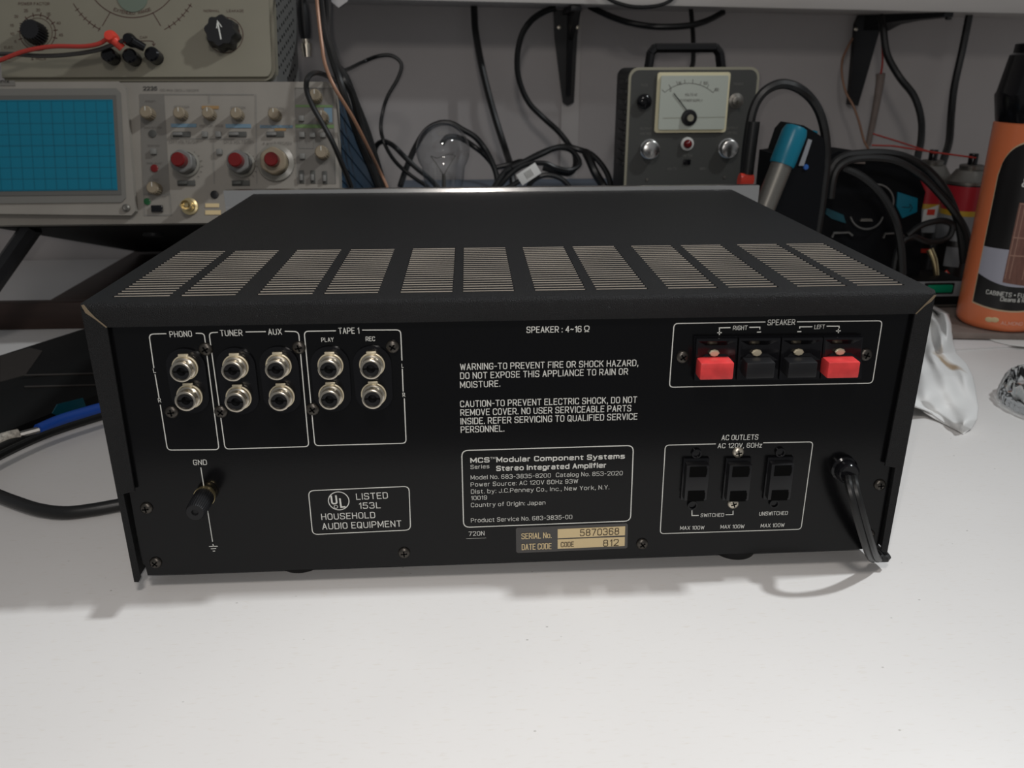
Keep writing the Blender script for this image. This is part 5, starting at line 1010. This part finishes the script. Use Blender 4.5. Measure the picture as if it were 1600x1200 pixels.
for i, (l, r, hh) in enumerate(RW):
    ring_ = []; v = i/(n_-1)
    for j in range(N+1):
        u = j/N; px = l[0]*(1-u)+r[0]*u; py = l[1]*(1-u)+r[1]*u
        e = min(1, .12+(1-u)*5)*min(1, (1-v)*6); e = e*(2-e)
        fold = .66+.20*math.sin(u*7+v*9)+.20*math.sin(v*19+u*5-1)+.08*math.sin(u*19-v*17)
        z = max(.0008, hh*e*fold+.0008)
        p = atZ(px, py, z); p.x = max(p.x, HW+.003+.002*math.sin(v*20)); ring_.append(m.bm.verts.new(p))
    G.append(ring_)
    if i == 0:
        G.insert(0, [m.bm.verts.new(v_.co+V((0, .008, -v_.co.z+.0008))) for v_ in ring_])
fs = [m.bm.faces.new([G[i][j], G[i][j+1], G[i+1][j+1], G[i+1][j]]) for i in range(n_) for j in range(N)]
m._fin(fs, 'cloth')
c0_, c1_, cm_ = atZ(1452, 556, .012), atZ(1508, 582, .012), atZ(1482, 569, .012); cl_ = atZ(1470, 600, 0)
stain('cloth', (cm_.x-cl_.x, cm_.y-cl_.y, 0), math.atan2(c1_.y-c0_.y, c1_.x-c0_.x), .020, .007, (.36, .27, .18))
o = m.build('cloth', loc=atZ(1470, 600, 0), label='crumpled white cloth with a tan crease right of the amplifier', cat='cloth')
md = o.modifiers.new('thickness', 'SOLIDIFY'); md.thickness = .0008; md.offset = 1
# ------------------------------------------------------------------ left of the amplifier
p0, p1 = atZ(-70, 735, 0), atZ(175, 632, 0); p1 = p0+(p1-p0); dd = (p1-p0).normalized(); nn = V((-dd.y, dd.x, 0))
LM = Matrix(((dd.x, nn.x, 0, p0.x), (dd.y, nn.y, 0, p0.y), (0, 0, 1, 0), (0, 0, 0, 1))); LL = (p1-p0).length
LMi = LM.inverted()
# height chosen so the far top edge meets the photo's edge
def onback(px, py, dpt):
    d = ray(px, py); o0 = LMi @ CAM; dl_ = LMi.to_3x3() @ d; t = (dpt-o0.y)/dl_.y; return o0+dl_*t
dpt = .115; ha, hb = onback(0, 553, dpt), onback(140, 513, dpt); hz_ = (ha.z+hb.z)/2
if LM.translation.x+dd.x*LL > -HW-.012: LL = (-HW-.012-p0.x)/dd.x
dev = thing('equipment_case', 'low dark equipment case left of the amplifier behind the black cable', 'case', (LM @ V((LL/2, dpt/2, 0))))
m = MB(); ends = []
for xw in (None, -HW-.014):
    r_ = []
    for y_, z_ in ((0, 0), (dpt, 0), (dpt, hz_), (dpt*.30, hz_), (0, hz_*.42)):
        q = LM @ V((0, y_, z_))
        if xw is not None: q = q+dd*((xw-q.x)/dd.x)
        r_.append(m.bm.verts.new(q))
    ends.append(r_)
fs = [m.bm.faces.new(ends[0]), m.bm.faces.new(ends[1][::-1])]+[m.bm.faces.new([ends[0][k], ends[0][(k+1) % 5], ends[1][(k+1) % 5], ends[1][k]]) for k in range(5)]
m._fin(fs, 'device_black'); m.build('body', dev)
FP_ = [LM @ V((0, 0, hz_*.42)), LM @ V((0, dpt*.30, hz_))]; up_ = (FP_[1]-FP_[0]).normalized()
TP = Plane(LM @ V((0, 0, hz_)), (dd.x, dd.y, 0), (nn.x, nn.y, 0)); SLP = Plane(FP_[0], (dd.x, dd.y, 0), up_); FRP = Plane(LM @ V((0, 0, 0)), (dd.x, dd.y, 0), (0, 0, 1))
m = MB()
m.pprism(TP, [(0, 556), (46, 543), (66, 548), (40, 585), (0, 596)], 0, .0006, 'device_dark'); m.build('side_panel', dev, 'brownish dark panel')
m = MB()
for y in (583, 601): m = MB(); m.pprism(SLP, [(38, y+2), (150, y-1), (150, y+1.2), (38, y+4)], 0, .0008, 'device_dark'); m.build('ridge', dev)
m = MB(); m.pprism(FRP, [(82, 646), (90, 632), (130, 622), (136, 640), (100, 655)], 0, .001, 'teal_dark'); m.build('teal_patch', dev, 'dark teal patch')
t_ = thing('screwdriver', 'blue handled tool with braided end lying against the dark case', 'tool', atZ(60, 672, .01))
def low(px, py, z): p = atZ(px, py, z); return p
m = MB(); m.tube([low(60, 672, .010), low(100, 655, .010), low(165, 636, .010)], .0048, 'blue_sleeve', 12, 4); m.build('sleeve', t_, 'blue sleeve')
m = MB(); m.tube([low(-60, 712, .009), low(0, 688, .009), low(30, 679, .009)], .0055, 'braid', 12, 4, r2=.0045); m.build('braided_end', t_, 'frayed cream braid')
m = MB(); m.tube([low(28, 680, .009), low(62, 671, .010)], .0026, 'steel_dark', 8, 1); m.build('collar', t_)
cp_ = [(200, 628, .006), (160, 646, .0055), (120, 656, .0055), (70, 670, .0055), (20, 692, .0055), (-40, 722, .0055), (-75, 745, .0052), (-60, 760, .0046), (-20, 768, .0046), (20, 783, .0046), (60, 796, .0046), (100, 801, .0046), (140, 797, .0046), (185, 789, .0046), (215, 783, .0046)]
W = [atZ(*q) for q in cp_]
W[0] = V((-HW-.012, W[0].y+.01, .006)); 
m = MB()
for s in (-1, 1): pass
m.tube(W+[V((-.200, W[-1].y, .0046)), V((-.12, W[-1].y+.03, .0046))], .0042, 'cable_black', 10, 6); m.build('power_cable', loc=W[6], label='black power cable looping on the bench out past the left edge', cat='cable')
cable('black_cable', 'second black cable running beside the blue handled tool', [], .003) if 0 else None
W = [atZ(*q) for q in ((-60, 745, .0126), (0, 712, .0126), (60, 684, .0126), (110, 666, .0126), (168, 648, .0126))]
m = MB(); m.tube(W, .0032, 'cable_black', 8, 6); m.build('signal_cable', loc=W[0], label='thinner black cable lying on the looping power cable', cat='cable')
